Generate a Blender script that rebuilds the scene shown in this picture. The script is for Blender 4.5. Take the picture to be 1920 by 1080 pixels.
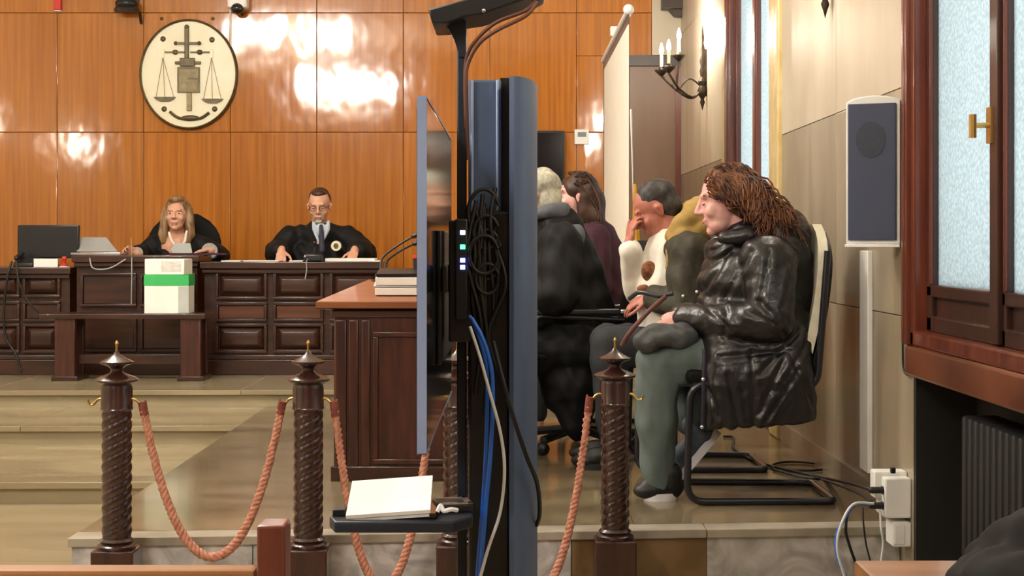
import bpy, bmesh, math, random
import numpy as np
from mathutils import Vector, Matrix
random.seed(4)
for o in list(bpy.data.objects): bpy.data.objects.remove(o)
S = bpy.context.scene
C = S.collection
# ------------------------------------------------------------------ camera, world, exposure
F = 2900.0; HX, HY = 960.0, 455.0; CZ = 0.97
cam = bpy.data.cameras.new('camera'); camo = bpy.data.objects.new('camera', cam); C.objects.link(camo)
camo.location = (0, 0, CZ); camo.rotation_euler = (math.pi/2, 0, 0)
cam.sensor_width = 36; cam.lens = F/1920*36; cam.shift_y = -85/1920; cam.clip_start = .05
S.camera = camo
w = bpy.data.worlds.new('daylight'); S.world = w; w.use_nodes = True
bg = w.node_tree.nodes['Background']; bg.inputs[0].default_value = (.84, .93, 1, 1); bg.inputs[1].default_value = 3.6
S.view_settings.view_transform = 'Standard'; S.view_settings.look = 'None'
S.view_settings.gamma = 1; S.view_settings.use_curve_mapping = False
S.view_settings.exposure = 0.45
LAMP = 1.0          # strength of every electric lamp in the room
# ------------------------------------------------------------------ helpers
V = Vector
def P(x, y, D): return V(((x-HX)/F*D, D, CZ-(y-HY)/F*D))
def lin(c):
    c = [v/255 for v in c]
    return tuple(v/12.92 if v <= .04045 else ((v+.055)/1.055)**2.4 for v in c)+(1,)
MATS = {}
def mat(name, rgb, rough=.5, metal=0, rgb2=None, scale=(4,4,4), detail=4, bump=0, bscale=None, coat=0, emit=None, es=0, contrast=(.35,.65), spec=.5, sheen=0, dist=0, kind='noise', rand=0, aniso=None):
    m = bpy.data.materials.new(name); m.use_nodes = True; MATS[name] = m
    nt = m.node_tree; b = nt.nodes['Principled BSDF']
    b.inputs['Base Color'].default_value = lin(rgb); b.inputs['Roughness'].default_value = rough
    b.inputs['Metallic'].default_value = metal; b.inputs['Coat Weight'].default_value = coat
    b.inputs['Coat Roughness'].default_value = .08
    b.inputs['Specular IOR Level'].default_value = spec; b.inputs['Sheen Weight'].default_value = sheen
    if emit: b.inputs['Emission Color'].default_value = lin(emit); b.inputs['Emission Strength'].default_value = es
    tc = nt.nodes.new('ShaderNodeTexCoord')
    def tex(sc, det):
        mp = nt.nodes.new('ShaderNodeMapping'); mp.inputs['Scale'].default_value = sc
        nt.links.new(tc.outputs['Object'], mp.inputs[0])
        if rand:
            oi = nt.nodes.new('ShaderNodeObjectInfo'); mu = nt.nodes.new('ShaderNodeMath'); mu.operation = 'MULTIPLY'; mu.inputs[1].default_value = 37
            nt.links.new(oi.outputs['Random'], mu.inputs[0]); nt.links.new(mu.outputs[0], mp.inputs['Location'])
        n = nt.nodes.new('ShaderNodeTexVoronoi' if kind == 'voronoi' else 'ShaderNodeTexNoise'); n.inputs['Scale'].default_value = 1
        n.inputs['Detail'].default_value = det
        if kind == 'noise': n.inputs['Distortion'].default_value = dist
        nt.links.new(mp.outputs[0], n.inputs['Vector'])
        return n.outputs[0]
    if rgb2 is not None:
        r = nt.nodes.new('ShaderNodeValToRGB')
        r.color_ramp.elements[0].position = contrast[0]; r.color_ramp.elements[1].position = contrast[1]
        r.color_ramp.elements[0].color = lin(rgb); r.color_ramp.elements[1].color = lin(rgb2)
        nt.links.new(tex(scale, detail), r.inputs[0]); col = r.outputs[0]
        if rand:
            oi = nt.nodes.new('ShaderNodeObjectInfo'); hs = nt.nodes.new('ShaderNodeHueSaturation')
            mr = nt.nodes.new('ShaderNodeMapRange'); mr.inputs[3].default_value = 1-rand; mr.inputs[4].default_value = 1+rand
            nt.links.new(oi.outputs['Random'], mr.inputs[0]); nt.links.new(mr.outputs[0], hs.inputs['Value'])
            nt.links.new(col, hs.inputs['Color']); col = hs.outputs[0]
        nt.links.new(col, b.inputs['Base Color'])
    if bump:
        bp = nt.nodes.new('ShaderNodeBump'); bp.inputs['Strength'].default_value = bump; bp.inputs['Distance'].default_value = .02
        nt.links.new(tex(bscale or scale, 3), bp.inputs['Height']); nt.links.new(bp.outputs[0], b.inputs['Normal'])
        if coat: nt.links.new(bp.outputs[0], b.inputs['Coat Normal'])
    return m
class MB:
    def __init__(s): s.v = []; s.f = []
    def add(s, vs, fs):
        n = len(s.v); s.v += [tuple(p) for p in vs]; s.f += [tuple(i+n for i in f) for f in fs]; return s
    def box(s, lo, hi, M=None):
        x0, y0, z0 = lo; x1, y1, z1 = hi
        vs = [V(p) for p in ((x0,y0,z0),(x1,y0,z0),(x1,y1,z0),(x0,y1,z0),(x0,y0,z1),(x1,y0,z1),(x1,y1,z1),(x0,y1,z1))]
        if M: vs = [M @ p for p in vs]
        return s.add(vs, [(3,2,1,0),(4,5,6,7),(0,1,5,4),(1,2,6,5),(2,3,7,6),(3,0,4,7)])
    def prism(s, poly, z0, z1):            # polygon in XY (ccw)
        n = len(poly)
        return s.add([(x,y,z0) for x,y in poly]+[(x,y,z1) for x,y in poly],
            [tuple(reversed(range(n))), tuple(range(n,2*n))]+[(i,(i+1)%n,n+(i+1)%n,n+i) for i in range(n)])
    def slab(s, top, t):                   # quad of 3D points (ccw from above) given thickness downwards
        n = len(top); lo = [V(p)-V((0,0,t)) for p in top]
        return s.add(list(lo)+[V(p) for p in top], [tuple(reversed(range(n))), tuple(range(n,2*n))]+[(i,(i+1)%n,n+(i+1)%n,n+i) for i in range(n)])
    def extr(s, poly, axis, a0, a1):       # polygon in the plane normal to axis ('x': (y,z), 'y': (x,z))
        n = len(poly)
        mk = (lambda p,a: (a,p[0],p[1])) if axis == 'x' else (lambda p,a: (p[0],a,p[1]))
        return s.add([mk(p,a0) for p in poly]+[mk(p,a1) for p in poly],
            [tuple(range(n)), tuple(reversed(range(n,2*n)))]+[(i,n+i,n+(i+1)%n,(i+1)%n) for i in range(n)])
    def ring(s, rows, closed_ends=True):   # rows: list of equal-length loops
        m = len(rows[0]); vs = [p for r in rows for p in r]; fs = []
        for i in range(len(rows)-1):
            for j in range(m):
                fs.append((i*m+j, i*m+(j+1)%m, (i+1)*m+(j+1)%m, (i+1)*m+j))
        if closed_ends:
            fs.append(tuple(reversed(range(m)))); k = (len(rows)-1)*m; fs.append(tuple(range(k, k+m)))
        return s.add(vs, fs)
    def lathe(s, prof, c=(0,0,0), n=24, M=None):
        rows = []
        for r, z in prof:
            row = [V((c[0]+max(r,1e-4)*math.cos(2*math.pi*j/n), c[1]+max(r,1e-4)*math.sin(2*math.pi*j/n), c[2]+z)) for j in range(n)]
            if M: row = [M @ p for p in row]
            rows.append(row)
        return s.ring(rows)
    def tube(s, pts, r, n=8, r1=None):
        pts = [V(p) for p in pts]; k = len(pts); rows = []
        t = (pts[1]-pts[0]).normalized(); up = V((0,0,1)) if abs(t.z) < .9 else V((1,0,0))
        u = t.cross(up).normalized()
        for i, p in enumerate(pts):
            t = (pts[min(i+1,k-1)]-pts[max(i-1,0)]).normalized()
            u = (u-t*u.dot(t)).normalized(); v2 = t.cross(u)
            rr = r if r1 is None else r+(r1-r)*i/(k-1)
            rows.append([p+u*(rr*math.cos(2*math.pi*j/n))+v2*(rr*math.sin(2*math.pi*j/n)) for j in range(n)])
        return s.ring(rows)
    def ell(s, c, r, R=None, n=16, m=10):
        c = V(c); rows = []
        if isinstance(r, (int,float)): r = (r,r,r)
        for i in range(m+1):
            a = math.pi*(i/m)*.998+.003
            row = []
            for j in range(n):
                b = 2*math.pi*j/n
                p = V((r[0]*math.sin(a)*math.cos(b), r[1]*math.sin(a)*math.sin(b), -r[2]*math.cos(a)))
                row.append(c+(R @ p if R else p))
            rows.append(row)
        return s.ring(rows)
    def cap(s, p0, p1, r0, r1=None, n=14):
        r1 = r0 if r1 is None else r1
        p0, p1 = V(p0), V(p1); t = (p1-p0)
        if t.length < 1e-6: return s.ell(p0, r0)
        L = t.length; t = t/L; up = V((0,0,1)) if abs(t.z) < .9 else V((1,0,0))
        u = t.cross(up).normalized(); v2 = t.cross(u); rows = []
        for d, r in [(-r0*.98, r0*.18), (-r0*.75, r0*.66), (-r0*.35, r0*.93), (0, r0), (L*.5, (r0+r1)/2), (L, r1), (L+r1*.35, r1*.93), (L+r1*.75, r1*.66), (L+r1*.98, r1*.18)]:
            rows.append([p0+t*d+u*(r*math.cos(2*math.pi*j/n))+v2*(r*math.sin(2*math.pi*j/n)) for j in range(n)])
        return s.ring(rows)
ORG = {}
def setp(o, label=None, cat=None, group=None, kind=None):
    if label: o['label'] = label
    if cat: o['category'] = cat
    if group: o['group'] = group
    if kind: o['kind'] = kind
    return o
def thing(name, label, cat, loc=(0,0,0), group=None):
    o = bpy.data.objects.new(name, None); C.objects.link(o); o.location = loc; o.empty_display_size = .1
    ORG[o] = V(loc); return setp(o, label, cat, group)
def link(me, name, m, parent=None, smooth=40, label=None, cat=None, group=None, kind=None, bevel=0):
    co = np.empty(len(me.vertices)*3); me.vertices.foreach_get('co', co); co = co.reshape(-1,3)
    if parent is not None: org = ORG[parent]
    elif kind: org = V((0,0,0))
    else:
        lo = co.min(0); hi = co.max(0); org = V(((lo[0]+hi[0])/2, (lo[1]+hi[1])/2, lo[2]))
    co -= np.array(org); me.vertices.foreach_set('co', co.ravel()); me.update()
    if bevel:
        bm = bmesh.new(); bm.from_mesh(me)
        bmesh.ops.bevel(bm, geom=[e for e in bm.edges if e.is_manifold and e.calc_face_angle(0) > .5], offset=bevel, segments=2, affect='EDGES', profile=.5, clamp_overlap=True)
        bm.to_mesh(me); bm.free()
    if bevel and smooth == 40: smooth = 20
    if smooth is not None:
        me.shade_smooth()
        if smooth < 180: me.set_sharp_from_angle(angle=math.radians(smooth))
    me.materials.clear(); me.materials.append(MATS[m] if isinstance(m, str) else m)
    o = bpy.data.objects.new(name, me); C.objects.link(o); ORG[o] = org
    if parent is not None: o.parent = parent
    else: o.location = org
    return setp(o, label, cat, group, kind)
def build(mb, name, m, parent=None, **k):
    me = bpy.data.meshes.new(name); me.from_pydata(mb.v, [], mb.f); me.update()
    bm = bmesh.new(); bm.from_mesh(me); bmesh.ops.recalc_face_normals(bm, faces=bm.faces); bm.to_mesh(me); bm.free()
    return link(me, name, m, parent, **k)
def dup(root, loc, label=None, group=None, rotz=None):
    r = root.copy(); C.objects.link(r); r.location = loc; ORG[r] = V(loc)
    if label: r['label'] = label
    if group: r['group'] = group
    if rotz is not None: r.rotation_euler = (0,0,rotz)
    for ch in list(root.children):
        c = ch.copy(); C.objects.link(c); c.parent = r
        for g in list(ch.children):
            d = g.copy(); C.objects.link(d); d.parent = c
    return r
def remesh(mb, vox, smooth=2, deform=None):
    me = bpy.data.meshes.new('tmp'); me.from_pydata(mb.v, [], mb.f); me.update()
    bm = bmesh.new(); bm.from_mesh(me); bmesh.ops.recalc_face_normals(bm, faces=bm.faces); bm.to_mesh(me); bm.free()
    o = bpy.data.objects.new('tmp', me); C.objects.link(o)
    md = o.modifiers.new('r', 'REMESH'); md.mode = 'VOXEL'; md.voxel_size = vox; md.adaptivity = 0
    dg = bpy.context.evaluated_depsgraph_get(); dg.update()
    res = bpy.data.meshes.new_from_object(o.evaluated_get(dg))
    bpy.data.objects.remove(o); bpy.data.meshes.remove(me)
    n = len(res.vertices); co = np.empty(n*3); res.vertices.foreach_get('co', co); co = co.reshape(-1,3)
    ed = np.empty(len(res.edges)*2, dtype=np.int64); res.edges.foreach_get('vertices', ed); ed = ed.reshape(-1,2)
    deg = np.bincount(ed.ravel(), minlength=n).reshape(-1,1).astype(float); deg[deg == 0] = 1
    for _ in range(smooth):
        acc = np.zeros_like(co)
        for a in range(3):
            acc[:,a] = np.bincount(ed[:,0], co[ed[:,1],a], n)+np.bincount(ed[:,1], co[ed[:,0],a], n)
        co = co*.4+acc/deg*.6
    if deform:
        res.vertices.foreach_set('co', co.ravel()); res.update()
        nr = np.empty(n*3); res.vertices.foreach_get('normal', nr); nr = nr.reshape(-1,3)
        co = deform(co, nr)
    res.vertices.foreach_set('co', co.ravel()); res.update()
    return res
def bez(pts, n=24):                      # smooth Catmull-Rom through points
    pts = [V(p) for p in pts]; out = []
    q = [pts[0]*2-pts[1]]+pts+[pts[-1]*2-pts[-2]]
    per = max(2, n//(len(pts)-1))
    for i in range(len(pts)-1):
        a, b, c, d = q[i:i+4]
        for k in range(per):
            t = k/per
            out.append(.5*((2*b)+(c-a)*t+(2*a-5*b+4*c-d)*t*t+(3*b-a-3*c+d)*t**3))
    out.append(pts[-1]); return out
def arcpath(pts, r, seg=6):              # polyline with rounded corners
    pts = [V(p) for p in pts]; out = [pts[0]]
    for i in range(1, len(pts)-1):
        a, b, c = pts[i-1], pts[i], pts[i+1]
        d0 = (a-b); d1 = (c-b); rr = min(r, d0.length*.49, d1.length*.49)
        p, q2 = b+d0.normalized()*rr, b+d1.normalized()*rr
        for k in range(seg+1):
            t = k/seg; out.append(p*(1-t)**2+b*2*t*(1-t)+q2*t*t)
    out.append(pts[-1]); return out
# ------------------------------------------------------------------ materials
mat('panel_wood', (160,92,17), .4, rgb2=(190,116,29), spec=.15, scale=(38,38,1.1), detail=5, coat=.9, rand=.05, bump=.3, bscale=(2.2,2.2,1.3), contrast=(.3,.7))
mat('dark_wood', (40,20,13), .36, rgb2=(66,35,22), scale=(3,30,30), coat=.35)
mat('dark_wood_v', (50,22,16), .36, rgb2=(80,40,28), scale=(30,30,3), coat=.35)
mat('post_wood', (44,23,20), .26, rgb2=(64,34,29), scale=(20,20,5), coat=.5)
mat('red_wood', (86,38,27), .3, rgb2=(118,58,40), scale=(20,20,2), coat=.4)
mat('window_dark_wood', (46,27,22), .35, rgb2=(66,38,30), scale=(20,20,2), coat=.3)
mat('sill_stone', (88,48,33), .28, rgb2=(122,72,50), scale=(6,3,6), detail=8, coat=.4)
mat('desk_top', (120,66,32), .42, rgb2=(138,80,42), scale=(3,24,24), coat=.15)
mat('warm_wood', (74,40,24), .36, rgb2=(98,56,34), scale=(3,30,30), coat=.3)
mat('pew_wood', (134,90,54), .35, rgb2=(156,110,72), scale=(2,24,24), coat=.3)
mat('pew_red', (92,42,30), .35, rgb2=(112,56,40), scale=(24,24,2), coat=.3)
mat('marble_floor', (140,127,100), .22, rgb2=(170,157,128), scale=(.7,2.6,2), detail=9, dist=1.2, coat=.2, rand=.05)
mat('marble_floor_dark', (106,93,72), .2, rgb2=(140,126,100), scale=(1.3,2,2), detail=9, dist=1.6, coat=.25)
mat('marble_nosing', (146,138,124), .3, rgb2=(182,174,160), scale=(5,5,5), detail=7)
mat('riser_brown', (112,86,56), .3, rgb2=(140,112,78), scale=(5,5,5), detail=8, dist=1)
mat('riser_grey', (160,157,156), .3, rgb2=(216,213,212), scale=(6,6,6), detail=9, dist=2)
mat('wall_marble', (136,124,104), .3, rgb2=(160,148,128), scale=(3,3,.8), detail=8, dist=1, rand=.04, coat=.15)
mat('wall_upper', (182,170,150), .45, rgb2=(198,187,168), scale=(3,3,.8), detail=7, rand=.03)
mat('surround_marble', (196,168,108), .35, rgb2=(214,192,140), scale=(14,14,9), detail=8, bump=.3)
mat('plaster', (232,224,206), .7, rgb2=(240,233,218), scale=(2,2,2))
mat('rear_wood', (88,54,30), .4, rgb2=(110,70,40), scale=(12,12,1))
mat('floor_lower', (142,128,100), .25, rgb2=(166,152,124), scale=(.6,2,2), detail=9, dist=1.5, coat=.2)
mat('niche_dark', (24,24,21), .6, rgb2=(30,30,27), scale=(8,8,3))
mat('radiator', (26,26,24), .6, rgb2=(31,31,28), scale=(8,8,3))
mat('black_plastic', (18,19,22), .38, rgb2=(24,25,28), scale=(9,9,9))
mat('black_gloss', (9,11,16), .1, rgb2=(13,15,20), scale=(4,4,4), coat=.5)
mat('black_fabric', (6,6,7), .8, rgb2=(10,10,11), scale=(60,60,60), spec=.3)
mat('gown', (8,8,10), .7, rgb2=(15,15,17), scale=(7,7,3), bump=.25, bscale=(14,14,4), spec=.3)
mat('slate_metal', (78,96,128), .42, rgb2=(86,105,138), scale=(5,5,1), metal=.1)
mat('slate_dark', (36,41,52), .42, rgb2=(42,47,58), scale=(5,5,1), metal=.3)
mat('bezel', (132,150,188), .35, rgb2=(142,160,196), scale=(3,3,3), metal=.15)
mat('silver', (190,190,195), .25, rgb2=(205,205,210), scale=(9,9,9), metal=.9)
mat('grey_plastic', (150,152,152), .45, rgb2=(162,164,164), scale=(8,8,8))
mat('white_plastic', (232,232,230), .4, rgb2=(240,240,238), scale=(8,8,8))
mat('speaker_grille', (52,60,82), .55, rgb2=(60,68,92), scale=(160,160,160), kind='voronoi')
mat('speaker_cone', (40,46,64), .5, rgb2=(46,52,70), scale=(100,100,100))
mat('brass', (196,160,92), .28, rgb2=(210,176,110), scale=(12,12,12), metal=.9)
mat('iron', (52,44,38), .45, rgb2=(72,60,48), scale=(20,20,20), metal=.7)
mat('candle', (238,226,198), .6, rgb2=(244,234,210), scale=(10,10,10))
mat('bulb', (255,232,190), .4, emit=(255,226,176), es=30)
mat('paper', (240,238,232), .8, rgb2=(247,246,241), scale=(8,8,8))
mat('paper_print', (205,203,198), .8, rgb2=(225,223,218), scale=(30,30,60))
mat('green_band', (52,176,92), .6, rgb2=(62,188,102), scale=(8,8,8))
mat('grey_card', (176,182,178), .7, rgb2=(190,196,192), scale=(8,8,8))
mat('cream_plate', (238,230,196), .35, rgb2=(244,238,212), scale=(6,6,6), coat=.3)
mat('bronze', (78,68,44), .4, rgb2=(104,92,62), scale=(20,20,20), metal=.35)
mat('tan_relief', (134,120,86), .5, rgb2=(162,148,110), scale=(24,24,24), bump=.3)
mat('screen_cloth', (251,247,234), .8, rgb2=(253,250,240), scale=(6,6,6))
mat('door_brown', (112,84,62), .4, rgb2=(124,94,70), scale=(4,4,1))
mat('door_frame', (54,44,38), .4, rgb2=(64,52,45), scale=(10,10,2))
mat('red_paint', (196,46,36), .5, rgb2=(206,56,46), scale=(8,8,8))
mat('yellow_cloth', (214,160,40), .8, rgb2=(226,174,56), scale=(12,12,12))
mat('rope', (166,102,82), .75, rgb2=(204,144,120), scale=(60,60,60), contrast=(.3,.6))
mat('rope_dark', (112,54,44), .8, rgb2=(136,70,58), scale=(60,60,60))
mat('blue_cable', (44,104,214), .35, rgb2=(56,118,226), scale=(8,8,8))
mat('white_cable', (214,218,224), .4, rgb2=(226,230,234), scale=(8,8,8))
mat('dark_cable', (16,15,16), .5, rgb2=(24,21,21), scale=(8,8,8))
mat('brown_cable', (82,46,30), .45, rgb2=(96,56,38), scale=(8,8,8))
mat('led_green', (60,230,160), .4, emit=(60,230,160), es=6)
mat('led_blue', (110,120,255), .4, emit=(120,130,255), es=8)
mat('led_white', (225,228,255), .4, emit=(215,220,255), es=5)
mat('skin', (206,152,126), .5, rgb2=(216,164,138), scale=(16,16,16))
mat('skin_pink', (218,160,152), .5, rgb2=(228,174,164), scale=(16,16,16))
mat('skin_ruddy', (172,104,88), .5, rgb2=(188,120,102), scale=(16,16,16))
mat('eye_white', (225,220,214), .3, rgb2=(232,228,222), scale=(8,8,8))
mat('eye_dark', (38,26,20), .2, rgb2=(46,32,25), scale=(8,8,8))
mat('lips', (172,92,86), .5, rgb2=(180,100,92), scale=(20,20,20))
mat('hair_auburn', (62,36,24), .65, rgb2=(122,74,44), scale=(22,22,22), contrast=(.35,.62))
mat('hair_brown', (44,28,22), .5, rgb2=(78,50,34), scale=(24,24,10))
mat('hair_blond', (92,66,42), .5, rgb2=(164,128,86), scale=(40,40,7))
mat('hair_black', (24,20,22), .6, rgb2=(74,68,66), scale=(40,40,20))
mat('hair_dark_brown', (52,34,24), .5, rgb2=(72,50,36), scale=(40,40,20))
mat('hair_grey', (150,146,130), .6, rgb2=(192,188,172), scale=(50,50,30))
mat('leather', (15,14,16), .36, rgb2=(27,25,28), scale=(9,9,9), bump=.2, bscale=(26,26,26), coat=.1)
mat('leather_edge', (30,30,44), .3, rgb2=(40,40,56), scale=(9,9,9))
mat('trousers', (84,96,94), .8, rgb2=(98,110,108), scale=(12,12,5), bump=.25, bscale=(20,20,8))
mat('dark_trousers', (34,36,42), .8, rgb2=(44,46,52), scale=(12,12,5))
mat('shoe_black', (18,18,20), .5, rgb2=(28,28,30), scale=(20,20,20))
mat('shoe_grey', (64,72,84), .7, rgb2=(80,88,100), scale=(30,30,30))
mat('shoe_white', (226,226,230), .5, rgb2=(236,236,240), scale=(20,20,20))
mat('olive_jacket', (42,38,25), .7, rgb2=(56,50,34), scale=(9,9,9), bump=.3, bscale=(20,20,20))
mat('mustard', (148,118,60), .85, rgb2=(168,138,78), scale=(20,20,20))
mat('white_shirt', (226,220,206), .8, rgb2=(236,231,220), scale=(9,9,9), bump=.2, bscale=(18,18,18))
mat('shirt_print', (88,48,30), .8, rgb2=(150,92,56), scale=(40,40,40))
mat('burgundy', (52,18,34), .8, rgb2=(66,26,44), scale=(12,12,12))
mat('grey_collar', (76,80,88), .75, rgb2=(96,100,108), scale=(12,12,12))
mat('bag_grey', (66,68,70), .6, rgb2=(86,88,90), scale=(12,12,12), bump=.3, bscale=(20,20,20))
mat('bag_strap', (90,48,42), .6, rgb2=(108,62,54), scale=(30,30,30))
mat('chair_cream', (212,206,184), .7, rgb2=(222,217,198), scale=(30,30,30))
mat('chair_tube', (22,24,34), .3, rgb2=(30,32,44), scale=(8,8,8), coat=.4)
mat('tie_dark', (40,42,58), .7, rgb2=(50,52,68), scale=(30,30,30))
mat('shirt_blue', (176,186,204), .8, rgb2=(188,198,214), scale=(20,20,20))
mat('lace', (222,222,220), .85, rgb2=(150,150,150), scale=(90,90,90), kind='voronoi', contrast=(.3,.8))
mat('thermostat_lcd', (112,130,134), .3, rgb2=(120,138,142), scale=(6,6,6))
MATS['panel_wood'].node_tree.nodes['Principled BSDF'].inputs['Coat IOR'].default_value = 1.8
# frosted window glass: real light comes through it from the sky outside
gm = bpy.data.materials.new('frosted_glass'); gm.use_nodes = True; MATS['frosted_glass'] = gm
nt = gm.node_tree; nt.nodes.clear()
out = nt.nodes.new('ShaderNodeOutputMaterial'); mix = nt.nodes.new('ShaderNodeMixShader'); mix.inputs[0].default_value = .12
tr = nt.nodes.new('ShaderNodeBsdfTranslucent'); gl = nt.nodes.new('ShaderNodeBsdfGlossy'); gl.inputs['Roughness'].default_value = .25
tc = nt.nodes.new('ShaderNodeTexCoord'); vo = nt.nodes.new('ShaderNodeTexVoronoi'); vo.inputs['Scale'].default_value = 70
ra = nt.nodes.new('ShaderNodeValToRGB'); ra.color_ramp.elements[0].color = (.66,.69,.68,1); ra.color_ramp.elements[1].color = (.46,.49,.48,1); ra.color_ramp.elements[1].position = .7
bp = nt.nodes.new('ShaderNodeBump'); bp.inputs['Strength'].default_value = .5; bp.inputs['Distance'].default_value = .01
nt.links.new(tc.outputs['Object'], vo.inputs['Vector']); nt.links.new(vo.outputs[0], ra.inputs[0]); nt.links.new(ra.outputs[0], tr.inputs[0])
nt.links.new(vo.outputs[0], bp.inputs['Height']); nt.links.new(bp.outputs[0], gl.inputs['Normal']); nt.links.new(bp.outputs[0], tr.inputs['Normal'])
nt.links.new(tr.outputs[0], mix.inputs[1]); nt.links.new(gl.outputs[0], mix.inputs[2]); nt.links.new(mix.outputs[0], out.inputs[0])
# ------------------------------------------------------------------ the room
XL, XR, YB, YR, ZC, ZF = -6.4, 1.33, 12.2, -3.0, 4.2, -0.2
def struct(mb, name, m, parent=None, **k): return build(mb, name, m, parent, kind='structure', **k)
struct(MB().box((XL-.2,YR-.2,ZF-.2),(XR+.5,YB+.3,ZF)), 'floor', 'floor_lower')
struct(MB().box((XL-.2,YR-.2,ZC),(XR+.5,YB+.3,ZC+.2)), 'ceiling', 'plaster')
struct(MB().box((XL-.2,YR-.2,ZF),(XL,YB+.3,ZC)), 'wall_left', 'wall_upper')
struct(MB().box((XL,YR-.2,ZF),(XR+.5,YR,ZC)), 'wall_rear', 'rear_wood')
# back wall core and its veneer panels
wb = struct(MB().box((XL,YB+.03,ZF),(XR+.5,YB+.3,ZC)), 'wall_back', 'panel_wood')
px = [107+162.3*k for k in range(-7, 8)]
rows = [(ZF+.0, P(0,248,YB).z), (P(0,248,YB).z, P(0,24,YB).z), (P(0,24,YB).z, ZC)]
g = .0015
for i in range(len(px)-1):
    x0 = P(px[i],0,YB).x; x1 = P(px[i+1],0,YB).x
    if px[i] > 1060: x1 = P(1222,0,YB).x
    if i == 0: x0 = XL
    for k, (z0, z1) in enumerate(rows):
        if px[i] > 1060 and k == 0:      # beside the door
            build(MB().box((x0+g,YB,z0+g),(P(1176,0,YB).x-g,YB+.03,z1-g)), 'panel', 'panel_wood', wb, bevel=.004); continue
        if px[i] > 1060 and k == 1:
            zt = P(0,105,YB).z
            build(MB().box((x0+g,YB,z0+g),(P(1176,0,YB).x-g,YB+.03,zt),), 'panel', 'panel_wood', wb, bevel=.004)
            build(MB().box((x0+g,YB,zt+g),(x1-g,YB+.03,z1-g)), 'panel', 'panel_wood', wb, bevel=.004); continue
        tl = random.uniform(-.004,.004)
        o = build(MB().box((x0+g,YB,z0+g),(x1-g,YB+.03,z1-g)), 'panel', 'panel_wood', wb, bevel=.004)
build(MB().box((P(1222,0,YB).x,YB-.03,P(0,105,YB).z),(XR,YB+.03,ZC)), 'pilaster', 'wall_upper', wb)
# door in the back wall
dx0, dx1, dzt = P(1180,0,YB).x, XR-.02, P(0,124,YB).z
d = struct(MB().box((dx0,YB-.005,.1),(dx1,YB+.03,dzt)), 'door_1', 'door_brown', bevel=.004)
build(MB().box((dx0-.02,YB-.03,dzt),(dx1+.02,YB+.02,P(0,104,YB).z)), 'door_head', 'door_frame', d)
build(MB().box((dx1-.025,YB-.04,.1),(dx1+.02,YB+.02,dzt)), 'door_jamb', 'red_wood', d)
build(MB().tube(arcpath([(dx0+.1,YB-.01,1.15),(dx0+.1,YB-.06,1.15),(dx0+.2,YB-.06,1.15)],.02), .01), 'door_handle', 'brass', d)
build(MB().box((P(1238,0,YB).x,YB-.16,P(0,18,YB-.1).z),(XR,YB-.03,P(0,-40,YB).z)).extr([(P(1250,0,YB).x,P(0,20,YB).z),(XR,P(0,18,YB).z),(XR,P(0,36,YB).z),(P(1262,0,YB).x,P(0,34,YB).z)],'y',YB-.12,YB-.03), 'carved_cornice', 'door_frame', wb, bevel=.006)
# platform, dais, steps
EL, ER = V((-1.435,5.10)), V((XR,5.31))
XE = -1.45
st = 'marble_floor'
pl = struct(MB().prism([(EL.x,EL.y),(ER.x,ER.y),(XR,9.3),(XE,9.3)], ZF, -.03), 'platform', 'riser_grey')
ylist = [None, 6.35, 7.4, 8.4, 9.25]; xs = [XE, -.52, .42, XR]
def fe(x): return EL.y+(ER.y-EL.y)*(x-EL.x)/(ER.x-EL.x)
for i in range(3):
    for j in range(4):
        a, b = xs[i]+.001, xs[i+1]-.001
        y0a, y0b = (fe(a), fe(b)) if j == 0 else (ylist[j], ylist[j]); y1 = ylist[j+1]
        if j == 0: y0a += .09; y0b += .09
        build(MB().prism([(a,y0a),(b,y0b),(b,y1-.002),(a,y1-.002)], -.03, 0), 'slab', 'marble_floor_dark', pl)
for a, b in [(XE-.01,-.9),(-.9,-.1),(-.1,.66),(.66,XR)]:
    build(MB().prism([(a+.001,fe(a)-.025),(b-.001,fe(b)-.025),(b-.001,fe(b)+.088),(a+.001,fe(a)+.088)], -.03, 0), 'nosing', 'marble_nosing', pl, bevel=.004)
for a, b, m in [(XE,-.86,'riser_grey'),(-.86,-.1,'riser_grey'),(-.1,.2,'riser_grey'),(.2,.66,'riser_brown'),(.66,XR,'riser_grey')]:
    build(MB().prism([(a+.002,fe(a)-.012),(b-.002,fe(b)-.012),(b-.002,fe(b)+.01),(a+.002,fe(a)+.01)], ZF, -.031), 'riser_slab', m, pl)
def step(name, z, yf_l, yf_r, xr, yb, zlow, cuts):
    o = struct(MB().prism([(XL,yf_l+.03),(xr,yf_r+.03),(xr,yb),(XL,yb)], zlow, z-.03), name, 'marble_floor')
    ff = lambda x: yf_l+(yf_r-yf_l)*(x-XL)/(xr-XL)
    c = [XL]+cuts+[xr]
    for a, b in zip(c[:-1], c[1:]):
        build(MB().prism([(a+.001,ff(a)),(b-.001,ff(b)),(b-.001,yb),(a+.001,yb)], z-.03, z), 'tread', 'marble_floor', o, bevel=.003)
    return o
step('dais', .10, 9.02, 9.2, XR, YB+.03, ZF, [-4.6,-3.1,-1.6,-.2])
step('step_upper', 0.0, 8.1, 8.2, XE, 9.3, ZF, [-4.2,-2.6])
step('step_lower', -.10, 6.8, 6.92, XE, 8.3, ZF, [-4.8,-3.0])
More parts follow.
